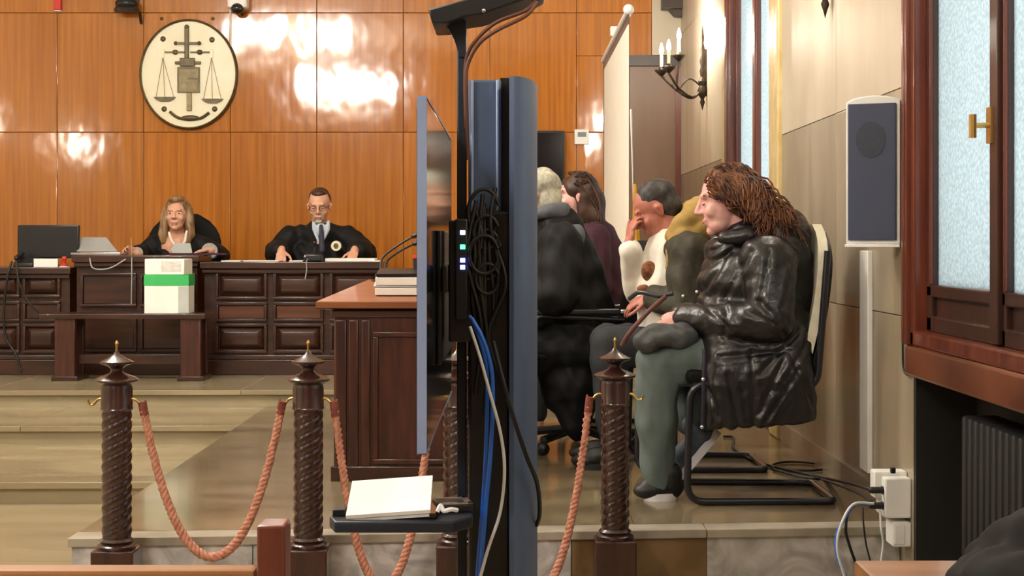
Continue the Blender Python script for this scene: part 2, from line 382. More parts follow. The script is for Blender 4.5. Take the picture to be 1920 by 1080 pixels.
# right wall: piers, window heads, sills, niche
wr = struct(MB().box((XR+.02,YR,ZF),(XR+.5,3.45,ZC)).box((XR+.02,5.11,ZF),(XR+.5,7.72,ZC)).box((XR+.02,9.55,ZF),(XR+.5,YB+.3,ZC))
    .box((XR+.02,3.45,2.75),(XR+.5,5.11,ZC)).box((XR+.02,7.72,3.0),(XR+.5,9.55,ZC)).box((XR+.02,7.72,ZF),(XR+.5,9.55,.62))
    .box((XR+.38,3.45,ZF),(XR+.5,5.11,.6)), 'wall_right', 'wall_marble')
def slabs(y0, y1, zs, ysplit=()):
    ys = [y0]+list(ysplit)+[y1]
    for a, b in zip(ys[:-1], ys[1:]):
        for z0, z1 in zip(zs[:-1], zs[1:]):
            m = 'wall_upper' if z0 > 1.4 else 'wall_marble'
            build(MB().box((XR,a+.0015,z0+.0015),(XR+.03,b-.0015,z1-.0015)), 'wall_slab', m, wr, bevel=.002)
slabs(5.11, 7.72, [ZF,.72,1.5,2.6,ZC], (6.35,)); slabs(9.55, YB+.03, [.1,.72,1.5,2.6,ZC], (10.9,)); slabs(YR, 3.45, [ZF,.72,1.5,2.6,ZC], (-1,1.2)); slabs(7.72,9.55,[0,.6])
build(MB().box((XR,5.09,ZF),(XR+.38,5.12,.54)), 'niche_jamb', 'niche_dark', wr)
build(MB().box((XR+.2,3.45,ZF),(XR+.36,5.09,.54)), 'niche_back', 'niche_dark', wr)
# radiator in the niche
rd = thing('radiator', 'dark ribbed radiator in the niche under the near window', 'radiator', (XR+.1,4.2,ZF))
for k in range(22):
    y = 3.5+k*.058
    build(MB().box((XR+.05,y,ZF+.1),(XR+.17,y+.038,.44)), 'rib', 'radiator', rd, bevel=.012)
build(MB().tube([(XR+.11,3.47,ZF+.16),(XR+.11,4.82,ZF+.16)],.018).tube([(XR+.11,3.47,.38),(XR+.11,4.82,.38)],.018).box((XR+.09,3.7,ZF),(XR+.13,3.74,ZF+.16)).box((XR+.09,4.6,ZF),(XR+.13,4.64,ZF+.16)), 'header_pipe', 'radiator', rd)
def win(n, y0, y1, zb, zt, leaves, fx, sm='red_wood'):
    w0 = struct(MB().box((fx-.07,y1-.09,zb),(fx+.06,y1,zt)).box((fx-.07,y0,zb),(fx+.06,y0+.09,zt)).box((fx-.07,y0,zt-.09),(fx+.06,y1,zt)).box((fx-.07,y0,zb),(fx+.06,y1,zb+.05)), 'window_%d'%n, 'red_wood', bevel=.008)
    build(MB().box((fx-.085,y1-.055,zb),(fx-.06,y1-.03,zt)).box((fx-.085,y1-.02,zb),(fx-.06,y1+.015,zt)), 'casing_bead', 'red_wood', w0, bevel=.008)
    for a, b in leaves:
        s = .055; zk = zb+.19
        L = build(MB().box((fx-.03,a,zb+.05),(fx+.02,a+s,zt-.09)).box((fx-.03,b-s,zb+.05),(fx+.02,b,zt-.09)).box((fx-.03,a,zt-.16),(fx+.02,b,zt-.09)).box((fx-.03,a,zk-.03),(fx+.02,b,zk+.01)).box((fx-.03,a,zb+.05),(fx+.02,b,zb+.1)), 'sash', sm, w0, bevel=.006)
        for e0 in (a+s-.012, b-s): build(MB().box((fx-.034,e0,zk+.01),(fx-.02,e0+.012,zt-.16)), 'glazing_bead', 'pew_red', L, bevel=.003)
        build(MB().box((fx-.012,a+s-.005,zb+.09),(fx+.012,b-s+.005,zk-.02)), 'lower_panel', 'window_dark_wood', L, bevel=.004)
        build(MB().box((fx-.006,a+s-.005,zk),(fx+.006,b-s+.005,zt-.15)), 'pane', 'frosted_glass', L)
    return w0
w1 = win(1, 3.46, 5.10, .635, 2.72, [(4.265,5.0),(3.56,4.255)], 1.37, 'window_dark_wood')
ym = 4.26
build(MB().box((1.325,ym-.035,.69),(1.345,ym+.035,2.6)), 'mullion', 'window_dark_wood', w1, bevel=.005)
hz = P(0,236,4.3).z
build(MB().tube([(1.325,ym+.02,hz),(1.275,ym+.02,hz)],.008).tube([(1.275,ym+.02,hz-.035),(1.275,ym+.02,hz+.03)],.011).box((1.318,ym,hz-.05),(1.326,ym+.04,hz+.05)), 'window_handle', 'brass', w1)
build(MB().box((1.29,3.40,.535),(XR+.36,5.085,.635)), 'window_sill', 'sill_stone', w1, bevel=.01)
build(MB().box((1.322,3.46,.635),(1.35,5.085,.68)).box((1.31,3.46,.635),(1.335,5.08,.655)), 'sill_moulding', 'window_dark_wood', w1, bevel=.005)
w2 = win(2, 7.86, 9.5, .635, 2.97, [(8.66,9.4),(7.96,8.65)], 1.39)
build(MB().box((1.35,8.62,.69),(1.37,8.69,2.85)), 'mullion', 'red_wood', w2, bevel=.005)
build(MB().box((1.28,7.8,.535),(XR+.3,9.55,.635)), 'window_sill', 'sill_stone', w2, bevel=.01)
build(MB().box((1.305,7.62,.0),(XR+.2,7.87,3.05)), 'stone_surround', 'surround_marble', w2, bevel=.012)
build(MB().box((1.305,9.49,.0),(XR+.2,9.64,3.05)), 'stone_surround', 'surround_marble', w2, bevel=.012)
struct(MB().box((XR-.012,5.35,0),(XR,7.6,.09)), 'baseboard_right', 'wall_marble')
# ------------------------------------------------------------------ lamps
def point(loc, e, r, parent=None, col=(1,.92,.8)):
    l = bpy.data.lights.new('lamp_light', 'POINT'); l.energy = e*LAMP; l.shadow_soft_size = r; l.color = col
    o = bpy.data.objects.new('lamp_light', l); C.objects.link(o)
    if parent is not None: o.parent = parent; o.location = V(loc)-ORG[parent]
    else: o.location = loc
    return o
def sconce():                                  # fixed to a wall at local x = 0, arms reach to -x
    t = thing('wall_sconce', 'x', 'wall lamp', (0,0,0), 'candle sconces on the side walls')
    build(MB().lathe([(.0,-.30),(.008,-.27),(.018,-.24),(.01,-.22),(.03,-.19),(.035,-.16),(.02,-.13),(.03,-.1),(.012,-.07),(.02,-.03),(.012,0),(.02,.04),(.011,.08),(.018,.12),(.01,.16),(.014,.2),(.004,.27),(.0,.29)], (-.03,0,0), 12)
          .box((-.03,-.012,-.2),(0,.012,.12)), 'backplate', 'iron', t)
    for k, (dx, dy, dz) in enumerate([(-.27,-.10,.0),(-.30,.10,.0),(-.19,0,.09)]):
        a = bez([(-.03,0,-.15),(-.1,dy*.3,-.21),(-.2,dy*.7,-.15),(dx,dy,-.05+dz)], 15)
        m = MB().tube(a, .009, 7)
        arm = build(m, 'arm', 'iron', t)
        build(MB().lathe([(.0,-.045),(.012,-.05),(.028,-.035),(.045,-.02),(.048,-.01),(.02,-.005),(.016,.01)], (dx,dy,dz), 12), 'drip_cup', 'iron', arm)
        build(MB().lathe([(.011,.0),(.011,.09),(.006,.095)], (dx,dy,dz), 10), 'candle_sleeve', 'candle', arm)
        build(MB().lathe([(.006,.09),(.014,.11),(.016,.125),(.011,.15),(.003,.175)], (dx,dy,dz), 10), 'flame_bulb', 'bulb', arm)
    build(MB().tube(bez([(-.03,0,-.14),(-.12,.0,-.08),(-.2,0,-.16),(-.24,0,-.12)],12),.006,6), 'scroll', 'iron', t)
    return t
def place_sconce(t, x, y, z, side):
    for a in range(3):
        d = [(-.27,-.10,.0),(-.30,.10,.0),(-.19,0,.09)][a]
        s = 1 if side > 0 else -1
        l = point((x+s*d[0], y+s*d[1], z+d[2]+.2), 8.5, .02)
        l.parent = t; l.location = (d[0], d[1], d[2]+.2)
s0 = sconce(); SZ = 2.17
s0.location = (XR, 10.56, SZ); s0['label'] = 'lit iron candle sconce on the marble wall beside the brown door'
first_kids = list(s0.children)
spots = [(XR,6.42,2.2,0,'iron candle sconce on the wall above the tall grey speaker, only its foot showing'),
         (XR,2.2,SZ,0,'added iron candle sconce, unseen, lighting the right wall behind the pews'),  # added out of view, only for its light
         (XL,10.56,SZ,math.pi,'iron candle sconce on the left wall beside the dais'),
         (XL,6.42,SZ,math.pi,'iron candle sconce on the left wall above the steps'),
         (XL,2.2,SZ,math.pi,'iron candle sconce on the left wall behind the pews')]
all_s = [s0]
for x, y, z, r, lab in spots: all_s.append(dup(s0, (x,y,z), lab, rotz=r))
for t in all_s: place_sconce(t, *t.location, 1)
def chandelier(loc, label):
    t = thing('chandelier', label, 'chandelier', loc, 'chandeliers over the courtroom'); x, y, z = loc
    build(MB().lathe([(.0,-.3),(.03,-.27),(.07,-.2),(.03,-.12),(.08,0),(.04,.1),(.03,.4),(.06,.5),(.012,.55),(.012,ZC-z-.06),(.09,ZC-z-.03),(.09,ZC-z)], loc, 16), 'stem', 'brass', t)
    for k in range(8):
        a = 2*math.pi*k/8+.2; R = .62; c, s = math.cos(a), math.sin(a)
        arm = build(MB().tube(bez([(x,y,z),(x+c*.25,y+s*.25,z-.12),(x+c*.5,y+s*.5,z-.1),(x+c*R,y+s*R,z+.02)],15),.014,8), 'arm', 'brass', t)
        build(MB().lathe([(.01,0),(.06,.02),(.02,.03),(.018,.12)], (x+c*R,y+s*R,z),12), 'candle_sleeve', 'candle', arm)
        build(MB().lathe([(.012,.12),(.032,.16),(.03,.19),(.006,.25)], (x+c*R,y+s*R,z),12), 'flame_bulb', 'bulb', arm)
        point((x+c*R,y+s*R,z+.29), 36, .05, t, (1,.97,.92))
    return t
chandelier((-2.54,6.4,3.1), 'brass candle chandelier hanging above the steps and rope barrier')
chandelier((-2.54,.4,3.1), 'brass candle chandelier hanging above the public pews')
# ------------------------------------------------------------------ judges' bench (three units)
BD = 10.17
def X(x, D=BD): return (x-HX)/F*D
def Z(y, D=BD): return CZ-(y-HY)/F*D
def frustum(mb, x0, x1, z0, z1, yb, h, ins):
    i = ins
    return mb.add([(x0,yb,z0),(x1,yb,z0),(x1,yb,z1),(x0,yb,z1),(x0+i,yb-h,z0+i),(x1-i,yb-h,z0+i),(x1-i,yb-h,z1-i),(x0+i,yb-h,z1-i)],
        [(0,3,2,1),(4,5,6,7),(0,1,5,4),(1,2,6,5),(2,3,7,6),(3,0,4,7)])
def frame(mb, x0, x1, z0, z1, yb, w, h):
    return mb.box((x0,yb-h,z0),(x1,yb,z0+w)).box((x0,yb-h,z1-w),(x1,yb,z1)).box((x0,yb-h,z0+w),(x0+w,yb,z1-w)).box((x1-w,yb-h,z0+w),(x1,yb,z1-w))
def bench(label, x0, x1, ytop, cells, depth=.62):
    a, b = X(x0), X(x1); zt = Z(ytop)
    t = thing('court_bench', label, 'bench', ((a+b)/2, BD+.3, .1))
    build(MB().box((a+.02,BD+.03,.1),(b-.02,BD+.09,zt-.04)), 'front_board', 'dark_wood', t)
    for e in (a+.02, b-.05): build(MB().box((e,BD+.09,.1),(e+.03,BD+depth,zt-.04)), 'end_board', 'dark_wood', t)
    build(MB().box((a,BD-.03,zt-.045),(b,BD+depth+.03,zt)), 'desk_top', 'dark_wood', t, bevel=.006)
    build(MB().box((a+.01,BD-.005,.1),(b-.01,BD+.03,.2)).box((a+.01,BD,.2),(b-.01,BD+.03,.23)), 'plinth', 'dark_wood', t, bevel=.006)
    build(MB().box((a+.01,BD-.01,zt-.075),(b-.01,BD+.03,zt-.045)), 'cornice', 'dark_wood', t, bevel=.008)
    for (c0, c1, y0, y1, kind) in cells:
        p = build(frame(MB(), X(c0), X(c1), Z(y1), Z(y0), BD+.03, .018, .03), 'panel_frame', 'dark_wood', t, bevel=.004)
        m = MB()
        if kind == 'r': frustum(m, X(c0)+.022, X(c1)-.022, Z(y1)+.022, Z(y0)-.022, BD+.03, .035, .035)
        else: m.box((X(c0)+.02,BD+.018,Z(y1)+.02),(X(c1)-.02,BD+.03,Z(y0)-.02))
        build(m, 'raised_panel' if kind == 'r' else 'drawer_front', 'dark_wood' if kind == 'r' else 'warm_wood' if kind == 'o' else 'dark_wood', p, bevel=.003, smooth=20)
    return t
cols = [(404,500),(512,606),(618,708)]
cells = []
for c0, c1 in cols: cells += [(c0,c1,508,562,'r'),(c0,c1,567,603,'o'),(c0,c1,607,662,'r')]
bench('dark panelled judge bench with open papers along its top', 376, 714, 491, cells)
bench('dark plain bench unit with laptop and white package in front', 136, 374, 479, [(150,255,512,575,'d'),(262,366,512,575,'d'),(150,255,590,660,'d'),(262,366,590,660,'d')])
cl = []
for c0, c1 in [(-236,-148),(-140,-52),(-44,36),(42,112)]: cl += [(c0,c1,512,558,'r'),(c0,c1,565,603,'d'),(c0,c1,607,662,'r')]
bench('dark panelled bench unit with black monitor standing on it', -250, 134, 501, cl)
# low table in front of the bench
TD = 9.72
tz = Z(588,TD)
t = thing('low_table', 'low dark wooden table in front of the bench carrying a white box', 'table', (X(232,TD),TD+.1,.1))
build(MB().box((X(74,TD),TD-.02,tz-.035),(X(386,TD),TD+.26,tz)), 'table_top', 'dark_wood', t, bevel=.006)
for x in (122, 358):
    for dy in (.0,.2):
        build(MB().box((X(x-20,TD),TD+dy,.1),(X(x+18,TD),TD+dy+.05,tz-.03)), 'leg', 'dark_wood_v', t, bevel=.006)
    build(MB().box((X(x-26,TD),TD-.01,.1),(X(x+24,TD),TD+.26,.13)), 'foot', 'dark_wood', t, bevel=.006)
build(MB().box((X(140,TD),TD+.1,.2),(X(345,TD),TD+.14,.26)), 'stretcher', 'dark_wood', t, bevel=.004)
# box and packet on it
b0, b1 = X(269,TD), X(352,TD); bz = Z(516,TD)
t = thing('cardboard_box', 'white cardboard box with a green band standing on the low table', 'box', ((b0+b1)/2,TD+.1,tz))
build(MB().box((b0,TD+.02,tz),(b1,TD+.2,bz)), 'carton', 'paper', t, bevel=.003)
build(MB().box((b0-.002,TD+.018,Z(536,TD)),(b1+.002,TD+.202,bz+.002)), 'green_lid_band', 'green_band', t, label='green band')
build(MB().box((X(333,TD),TD+.0175,tz+.004),(b1+.0025,TD+.03,Z(537,TD))), 'grey_side', 'grey_card', t)  # grey strip set on the front as the carton's right side
R = Matrix.Translation((X(309,TD),TD+.11,bz+.002)) @ Matrix.Rotation(math.radians(-5),4,'Z')
t = thing('paper_ream', 'white wrapped paper packet lying on top of the green banded box', 'packet', (X(309,TD),TD+.11,bz+.002))
build(MB().box((-.128,-.09,0),(.128,.09,Z(486,TD)-bz),R), 'wrapper', 'paper', t, bevel=.006)
build(MB().box((-.02,-.092,.02),(.11,-.088,.085),R), 'printed_label', 'paper_print', t)
# things on the bench
mt = Z(479); rt = Z(491); lt = Z(501)
D0 = BD+.3
t = thing('computer_monitor', 'black computer monitor seen from behind on the left bench unit', 'monitor', (X(92,D0),D0,lt))
mm = MB().box((X(34,D0),D0-.02,Z(484,D0)),(X(149,D0),D0+.02,Z(422,D0)))
build(mm, 'casing', 'black_plastic', t, bevel=.008)
build(MB().box((X(80,D0),D0+.02,lt+.01),(X(104,D0),D0+.05,Z(450,D0))).box((X(66,D0),D0-.05,lt),(X(118,D0),D0+.1,lt+.015)), 'stand', 'black_plastic', t, bevel=.004)
t = thing('laptop', 'grey open laptop on the middle bench unit beside the monitor', 'laptop', (X(186,D0),D0,mt))
q = [(X(146,D0),D0-.02,mt+.02),(X(222,D0),D0-.02,mt+.02),(X(200,D0+.1),D0+.1,Z(447,D0)),(X(146,D0+.1),D0+.1,Z(447,D0))]
q = [V(p) for p in q]; n_ = (q[1]-q[0]).cross(q[3]-q[0]).normalized()*.012
build(MB().add(q+[p+n_ for p in q],[(0,1,2,3),(7,6,5,4),(0,4,5,1),(1,5,6,2),(2,6,7,3),(3,7,4,0)]), 'lid', 'grey_plastic', t, bevel=.003)
build(MB().box((X(140,D0),D0-.1,mt),(X(232,D0),D0+.16,mt+.018)), 'keyboard_base', 'silver', t, bevel=.004)
D1 = BD+.06
t = thing('desk_telephone', 'dark desk telephone at the edge under the black monitor', 'telephone', (X(43,D1),D1,lt))
build(MB().extr([(D1,lt),(D1+.15,lt),(D1+.15,lt+.07),(D1,lt+.025)],'x',X(24,D1),X(61,D1)), 'phone_body', 'black_plastic', t, bevel=.004)
build(MB().cap((X(29,D1),D1+.02,lt+.06),(X(29,D1),D1+.14,lt+.09),.016), 'handset', 'black_plastic', t)
build(MB().box((X(63,D1),D1,lt),(X(108,D1),D1+.012,Z(485,D1))), 'name_card', 'paper', label='blank white name card standing below the black monitor', cat='card', bevel=.001)
t = thing('red_stamp', 'small red rubber stamp beside the white name card', 'stamp', (X(118,D1),D1+.03,lt))
build(MB().lathe([(.028,0),(.028,.015),(.012,.022),(.01,.04),(.018,.055),(.012,.07)],(X(118,D1),D1+.03,lt),14), 'stamp_grip', 'red_paint', t)
build(MB().lathe([(.034,0),(.034,.006)],(X(118,D1),D1+.03,lt),14), 'stamp_foot', 'white_plastic', t)
for k, (x0, x1, dy, dz, lab) in enumerate([(412,449,.1,.0,'small white sheet at the end of the judge bench'),(453,520,.12,.0,'white sheet under one hand of the robed man'),(540,566,.1,0,'white sheet corner beside the black microphone base'),(606,700,.16,0,'long stack of papers at the desk end of the judge bench'),(690,712,.1,.004,'folded white leaflet on the judge bench corner')]):
    h = .022 if k == 3 else .008
    build(MB().box((X(x0),BD+dy-.06,rt+.001),(X(x1),BD+dy+.15,rt+h)), 'paper_sheet', 'paper', label=lab, cat='paper', bevel=.001)
# microphone before the judge
t = thing('desk_microphone', 'black table microphone base in front of the robed man', 'microphone', (X(586),BD+.08,rt))
build(MB().box((X(568),BD+.03,rt),(X(602),BD+.12,rt+.05)), 'base', 'black_plastic', t, bevel=.012)
build(MB().tube(bez([(X(585),BD+.1,rt+.04),(X(585),BD+.14,rt+.1),(X(586),BD+.08,rt+.13)],10),.006,7), 'gooseneck', 'black_plastic', t)
build(MB().ell((X(571),BD+.028,rt+.035),.009), 'button', 'silver', t)
# cables over the bench front
def cable(pts, r, m, label, name='cable', n=30): return build(MB().tube(bez(pts, n), r, 7), name, m, label=label, cat='cable', smooth=60)
cable([P(22,490,10.12),P(14,520,10.1),P(8,570,10.1),P(10,630,10.1),P(30,665,10.08),P(40,698,10.0)], .008, 'dark_cable', 'thick dark cable hanging from the telephone down the bench')
cable([P(30,488,10.12),P(36,530,10.1),P(56,570,10.1),P(80,590,10.02)], .007, 'dark_cable', 'short dark cable crossing the left bench panels')
cable([P(168,484,10.12),P(175,503,10.1),P(205,503,10.1),P(236,486,10.12)], .005, 'grey_plastic', 'grey laptop cable sagging over the bench edge')
cable([P(247,482,10.12),P(247,520,10.1),P(246,570,10.1)], .004, 'grey_plastic', 'thin grey cable hanging straight behind the white box')
cable([(X(576),BD+.05,rt+.02),(X(576),BD,rt+.012),(X(576),BD-.045,rt-.005),(X(577),BD-.05,rt-.05),(X(574),BD-.05,rt-.11)], .004, 'grey_plastic', 'short grey microphone cable over the judge bench edge')
# ------------------------------------------------------------------ lawyers' desk
LD = 6.3
t = thing('lawyer_desk', 'dark panelled desk with sloping orange-brown top behind the television', 'desk', (-.45,6.6,0))
dl, dr = X(626,LD), -.17; zt = Z(572,LD)
build(MB().box((dl,LD,0),(dr,LD+.45,zt-.02)), 'carcass', 'dark_wood_v', t, bevel=.004)
top = [(X(594,LD),LD-.04,Z(565,LD-.04)),(dr+.04,LD-.04,Z(565,LD-.04)),(dr+.04,7.0,Z(524,7.0)),(X(690,7.0),7.0,Z(524,7.0))]
build(MB().slab(top,.03), 'sloping_top', 'desk_top', t, bevel=.004)
build(MB().add([V(p)-V((0,0,.03)) for p in top]+[(dl,LD,zt-.02),(dr,LD,zt-.02),(dr,LD+.45,zt-.02),(dl+.05,LD+.45,zt-.02)],[(0,1,5,4),(1,2,6,5),(2,3,7,6),(3,0,4,7)]), 'top_support', 'dark_wood', t)
pz0, pz1 = .07, Z(622,LD)
build(MB().box((dl-.012,LD-.015,0),(dr,LD,.06)), 'plinth', 'dark_wood', t, bevel=.004); build(MB().box((dl-.008,LD-.012,zt-.05),(dr,LD,zt-.02)), 'top_moulding', 'dark_wood', t, bevel=.004)
for a, b in [(dl+.005,X(650,LD)),(X(654,LD),X(672,LD)),(X(678,LD),X(694,LD))]:
    build(MB().box((a,LD-.012,.06),(b,LD,zt-.06)), 'fluted_stile', 'dark_wood_v', t, bevel=.005)
for a, b in [(X(700,LD),X(790,LD)),(X(796,LD),dr-.01)]:
    p = build(frame(MB(),a,b,pz0,pz1,LD,.02,.016), 'panel_frame', 'dark_wood_v', t, bevel=.004)
    build(MB().box((a+.03,LD-.004,pz0+.03),(b-.03,LD,pz1-.03)), 'panel', 'red_wood', p, bevel=.002) if False else build(MB().box((a+.02,LD-.003,pz0+.02),(b-.02,LD,pz1-.02)), 'panel', 'dark_wood_v', p)
# files on the sloping top (on the plane of the slope)
sl = (V(top[2])-V(top[1])).normalized(); nrm = V((1,0,0)).cross(sl).normalized()
def on_desk(x, D): 
    k = (D-(LD-.04))/(7.0-(LD-.04)); return V((X(x,D), D, Z(565,LD-.04)+k*(Z(524,7.0)-Z(565,LD-.04))))
Mx = Matrix(((1,sl.x,nrm.x),(0,sl.y,nrm.y),(0,sl.z,nrm.z))).to_4x4()
hgt = .004
for k, (x0, h, m, lab, rz) in enumerate([(703,.03,'paper','thick bottom file of the paper stack on the lawyers\' desk',0),(700,.008,'grey_card','grey folder between the two white files on the lawyers\' desk',2),(704,.032,'paper','white upper file of the paper stack on the lawyers\' desk',-1),(706,.015,'black_plastic','black folder lying on top of the paper stack',1)]):
    o = on_desk(x0, 6.42); M = Matrix.Translation(o+nrm*hgt) @ Mx @ Matrix.Rotation(math.radians(rz),4,'Z')
    build(MB().box((0,0,0),(.25,.2,h),M), 'file_folder', m, label=lab, cat='folder', bevel=.002); hgt += h+.002
o = on_desk(726,6.5)+nrm*(hgt+.002)
t = thing('red_pen_pot', 'dark mug with red rim among the things on the lawyers\' desk', 'cup', o+V((.14,.1,-.02)))
build(MB().lathe([(.035,0),(.038,.08),(.03,.08),(.028,.012)],o+V((.14,.1,-.02)),16), 'cup', 'black_plastic', t)
build(MB().lathe([(.039,.07),(.04,.083),(.03,.083)],o+V((.14,.1,-.02)),16), 'rim', 'red_paint', t)
# gooseneck microphones behind the stack
for k, (p0, p1, lab) in enumerate([((716,486),(777,442),'black gooseneck microphone leaning higher over the lawyers\' desk'),((724,492),(779,456),'black gooseneck microphone leaning lower over the lawyers\' desk')]):
    D = 7.02
    b = P(p0[0],518,D-.06); b.z = Z(524,7.0)-.015
    t = thing('gooseneck_microphone', lab, 'microphone', b)
    build(MB().lathe([(.05,0),(.05,.012),(.015,.02),(.012,.03)], b, 14), 'base', 'black_plastic', t)
    build(MB().tube(bez([b+V((0,0,.02)),P(p0[0],p0[1],D),P((p0[0]+p1[0])/2,(p0[1]+p1[1])/2-4,D),P(p1[0],p1[1],D)],18),.005,7), 'gooseneck', 'dark_cable', t)
    build(MB().cap(P(p1[0]-2,p1[1]+1,D),P(p1[0]+16,p1[1]-6,D),.011), 'capsule', 'black_plastic', t)
# ------------------------------------------------------------------ rope posts
def shaft(z0, z1, r, n=40, rowsn=110):
    rows = []
    for i in range(rowsn+1):
        z = z0+(z1-z0)*i/rowsn; e = min(1, min(i, rowsn-i)/5)
        rows.append([V((0,0,z))+V((math.cos(a),math.sin(a),0))*(r*(1+.1*e*(abs(math.cos((4*a-2*math.pi*z/.034*1.0)/2))-.5))) for a in [2*math.pi*j/n for j in range(n)]])
    return MB().ring(rows)
def rope_post():
    t = thing('rope_post', 'x', 'post', (0,0,0), 'turned wooden rope posts')
    build(MB().box((-.068,-.068,0),(.068,.068,.187)), 'base_block', 'post_wood', t, bevel=.006)
    build(shaft(.215,.632,.046), 'twisted_shaft', 'post_wood', t, smooth=60)
    build(MB().lathe([(.06,.187),(.062,.197),(.05,.205),(.055,.212),(.047,.22)],n=28), 'foot_ring', 'post_wood', t)
    build(MB().lathe([(.047,.628),(.052,.635),(.05,.64),(.05,.70),(.047,.712),(.052,.716),(.068,.724),(.070,.730),(.058,.738),(.04,.744),(.024,.75),(.019,.757),(.02,.766),(.032,.774),(.054,.782),(.054,.787),(.03,.798),(.012,.81),(.005,.82)],n=28), 'turned_cap', 'post_wood', t)
    build(MB().lathe([(.004,.815),(.004,.84),(.006,.846),(.002,.855)],n=10), 'finial_pin', 'brass', t)
    return t
PD = [(219,4.98,'twisted wooden rope post with an empty brass hook beside the steps'),(578,5.0,'twisted wooden rope post with ropes on both sides before the desk corner'),(858,5.07,'twisted wooden rope post half hidden behind the television stand'),(1153,5.145,'twisted wooden rope post in front of the trousered knees')]
p0 = rope_post(); PX = []
for k, (x, D, lab) in enumerate(PD):
    loc = V((X(x,D), D, ZF)); PX.append(loc)
    if k == 0: p0.location = loc; p0['label'] = lab; pp = p0; ORG[p0] = V((0,0,0))
    else: pp = dup(p0, loc, lab) if k else p0
ORG[p0] = V(PX[0])
for k, loc in enumerate(PX):
    pp = [o for o in bpy.data.objects if o.name.startswith('rope_post') and (o.location-loc).length < .001][0]; ORG[pp] = loc
    for s in (-1, 1):
        zz = loc.z+.668; x = loc.x+s*.048
        build(MB().tube(bez([(x,loc.y,zz),(x+s*.015,loc.y,zz-.005),(x+s*.028,loc.y,zz-.02),(x+s*.04,loc.y,zz-.018),(x+s*.045,loc.y,zz-.004)],14),.004,7), 'hook', 'brass', pp)
def rope(a, b, low, label):
    a, b = V(a), V(b); N = 140; path = []
    k = 1.7; sag = ((a.z+b.z)/2-low)
    for i in range(N+1):
        t = i/N; u = 2*t-1
        p = a.lerp(b, t); p.z -= sag*(math.cosh(k)-math.cosh(k*u))/(math.cosh(k)-1); path.append(p)
    t0 = thing('barrier_rope', label, 'rope', (a.x, a.y, low), 'coral barrier ropes')
    for s in range(3):
        pts = []; L = 0
        for i, p in enumerate(path):
            if i: L += (p-path[i-1]).length
            tg = (path[min(i+1,N)]-path[max(i-1,0)]).normalized(); u = tg.cross(V((0,1,0))).normalized(); v2 = tg.cross(u)
            an = 2*math.pi*(L/.05+s/3); pts.append(p+(u*math.cos(an)+v2*math.sin(an))*.0072)
        build(MB().tube(pts, .0085, 7), 'strand', 'rope', t0, smooth=80)
    for e, q2 in ((a, path[4]), (b, path[-5])):
        build(MB().tube([e+(e-q2).normalized()*.012, e, e.lerp(q2,.45)],.014,10), 'end_whipping', 'rope_dark', t0)
    return t0
hz_ = ZF+.65
def hk(k, s): return PX[k]+V((s*.085,-.004,.645))
rope(hk(0,1), hk(1,-1), Z(1045,4.98), 'coral twisted rope sagging in front of the marble steps')
rope(hk(1,1), hk(2,-1), Z(1100,5.03), 'coral twisted rope sagging below the tray of the television stand')
rope(hk(2,1), hk(3,-1), Z(1112,5.1), 'coral twisted rope running from behind the stand to the post by the knees')
# ------------------------------------------------------------------ television and its stand
sx = .0
t = thing('tv_stand', 'slate grey television trolley column with top shelf and paper tray', 'stand', (-.02,3.55,ZF))
zc1 = Z(143,3.40)
build(MB().prism([(-.006,3.40),(.004,3.395),(.014,3.40),(.028,3.425),(.040,3.46),(.050,3.51),(.057,3.57),(.060,3.66),(.05,3.70),(-.006,3.70)], ZF+.08, zc1), 'column_profile', 'slate_metal', t, smooth=35)
build(MB().box((X(878,3.46),3.46,ZF+.08),(X(940,3.46),3.62,Z(149,3.46))), 'column_panel', 'slate_metal', t, bevel=.006)
for x in (883, 930): build(MB().box((X(x,3.455),3.45,ZF+.08),(X(x+5,3.455),3.462,Z(150,3.455))), 'edge_strip', 'bezel', t, bevel=.002)
build(MB().box((X(938,3.5),3.5,ZF+.08),(X(958,3.5),3.62,Z(146,3.5))), 'recess', 'black_plastic', t)
build(MB().box((X(878,3.44),3.435,ZF+.08),(X(957,3.44),3.455,Z(395,3.44))), 'cable_cover', 'black_plastic', t, bevel=.008)
build(MB().box((X(857,3.5),3.49,.2),(X(875,3.5),3.51,Z(40,3.5))), 'camera_pole', 'slate_dark', t, bevel=.003)
build(MB().extr([(X(835,3.5),Z(52,3.5)),(X(873,3.5),Z(40,3.5)),(X(873,3.5),Z(108,3.5)),(X(862,3.5),Z(108,3.5)),(X(852,3.5),Z(75,3.5)),(X(842,3.5),Z(56,3.5))],'y',3.485,3.515), 'gusset', 'slate_dark', t)
Dq = 3.5
sh = [(X(806,Dq),Z(27,Dq)),(X(862,Dq),Z(12,Dq)),(X(1020,Dq),Z(-32,Dq)),(X(1022,Dq),Z(-8,Dq)),(X(1000,Dq),Z(4,Dq)),(X(905,Dq),Z(36,Dq)),(X(872,Dq),Z(41,Dq)),(X(840,Dq),Z(53,Dq)),(X(814,Dq),Z(54,Dq))]
build(MB().extr(sh,'y',3.42,3.62), 'camera_shelf', 'black_plastic', t, bevel=.004)
build(MB().ell((X(907,3.42),3.419,Z(20,3.42)),.005), 'shelf_bolt', 'silver', t)
tz2 = Z(962,3.3)
tray = [(X(622,3.3),3.26),(X(632,3.25),3.2),(X(850,3.2),3.2),(X(886,3.25),3.26),(X(886,3.4),3.46),(X(660,3.45),3.46)]
build(MB().prism(tray, tz2-.024, tz2), 'paper_tray', 'slate_dark', t, bevel=.004)
build(MB().box((X(840,3.4),3.40,tz2-.05),(X(885,3.45),3.46,tz2-.024)), 'tray_bracket', 'slate_dark', t)
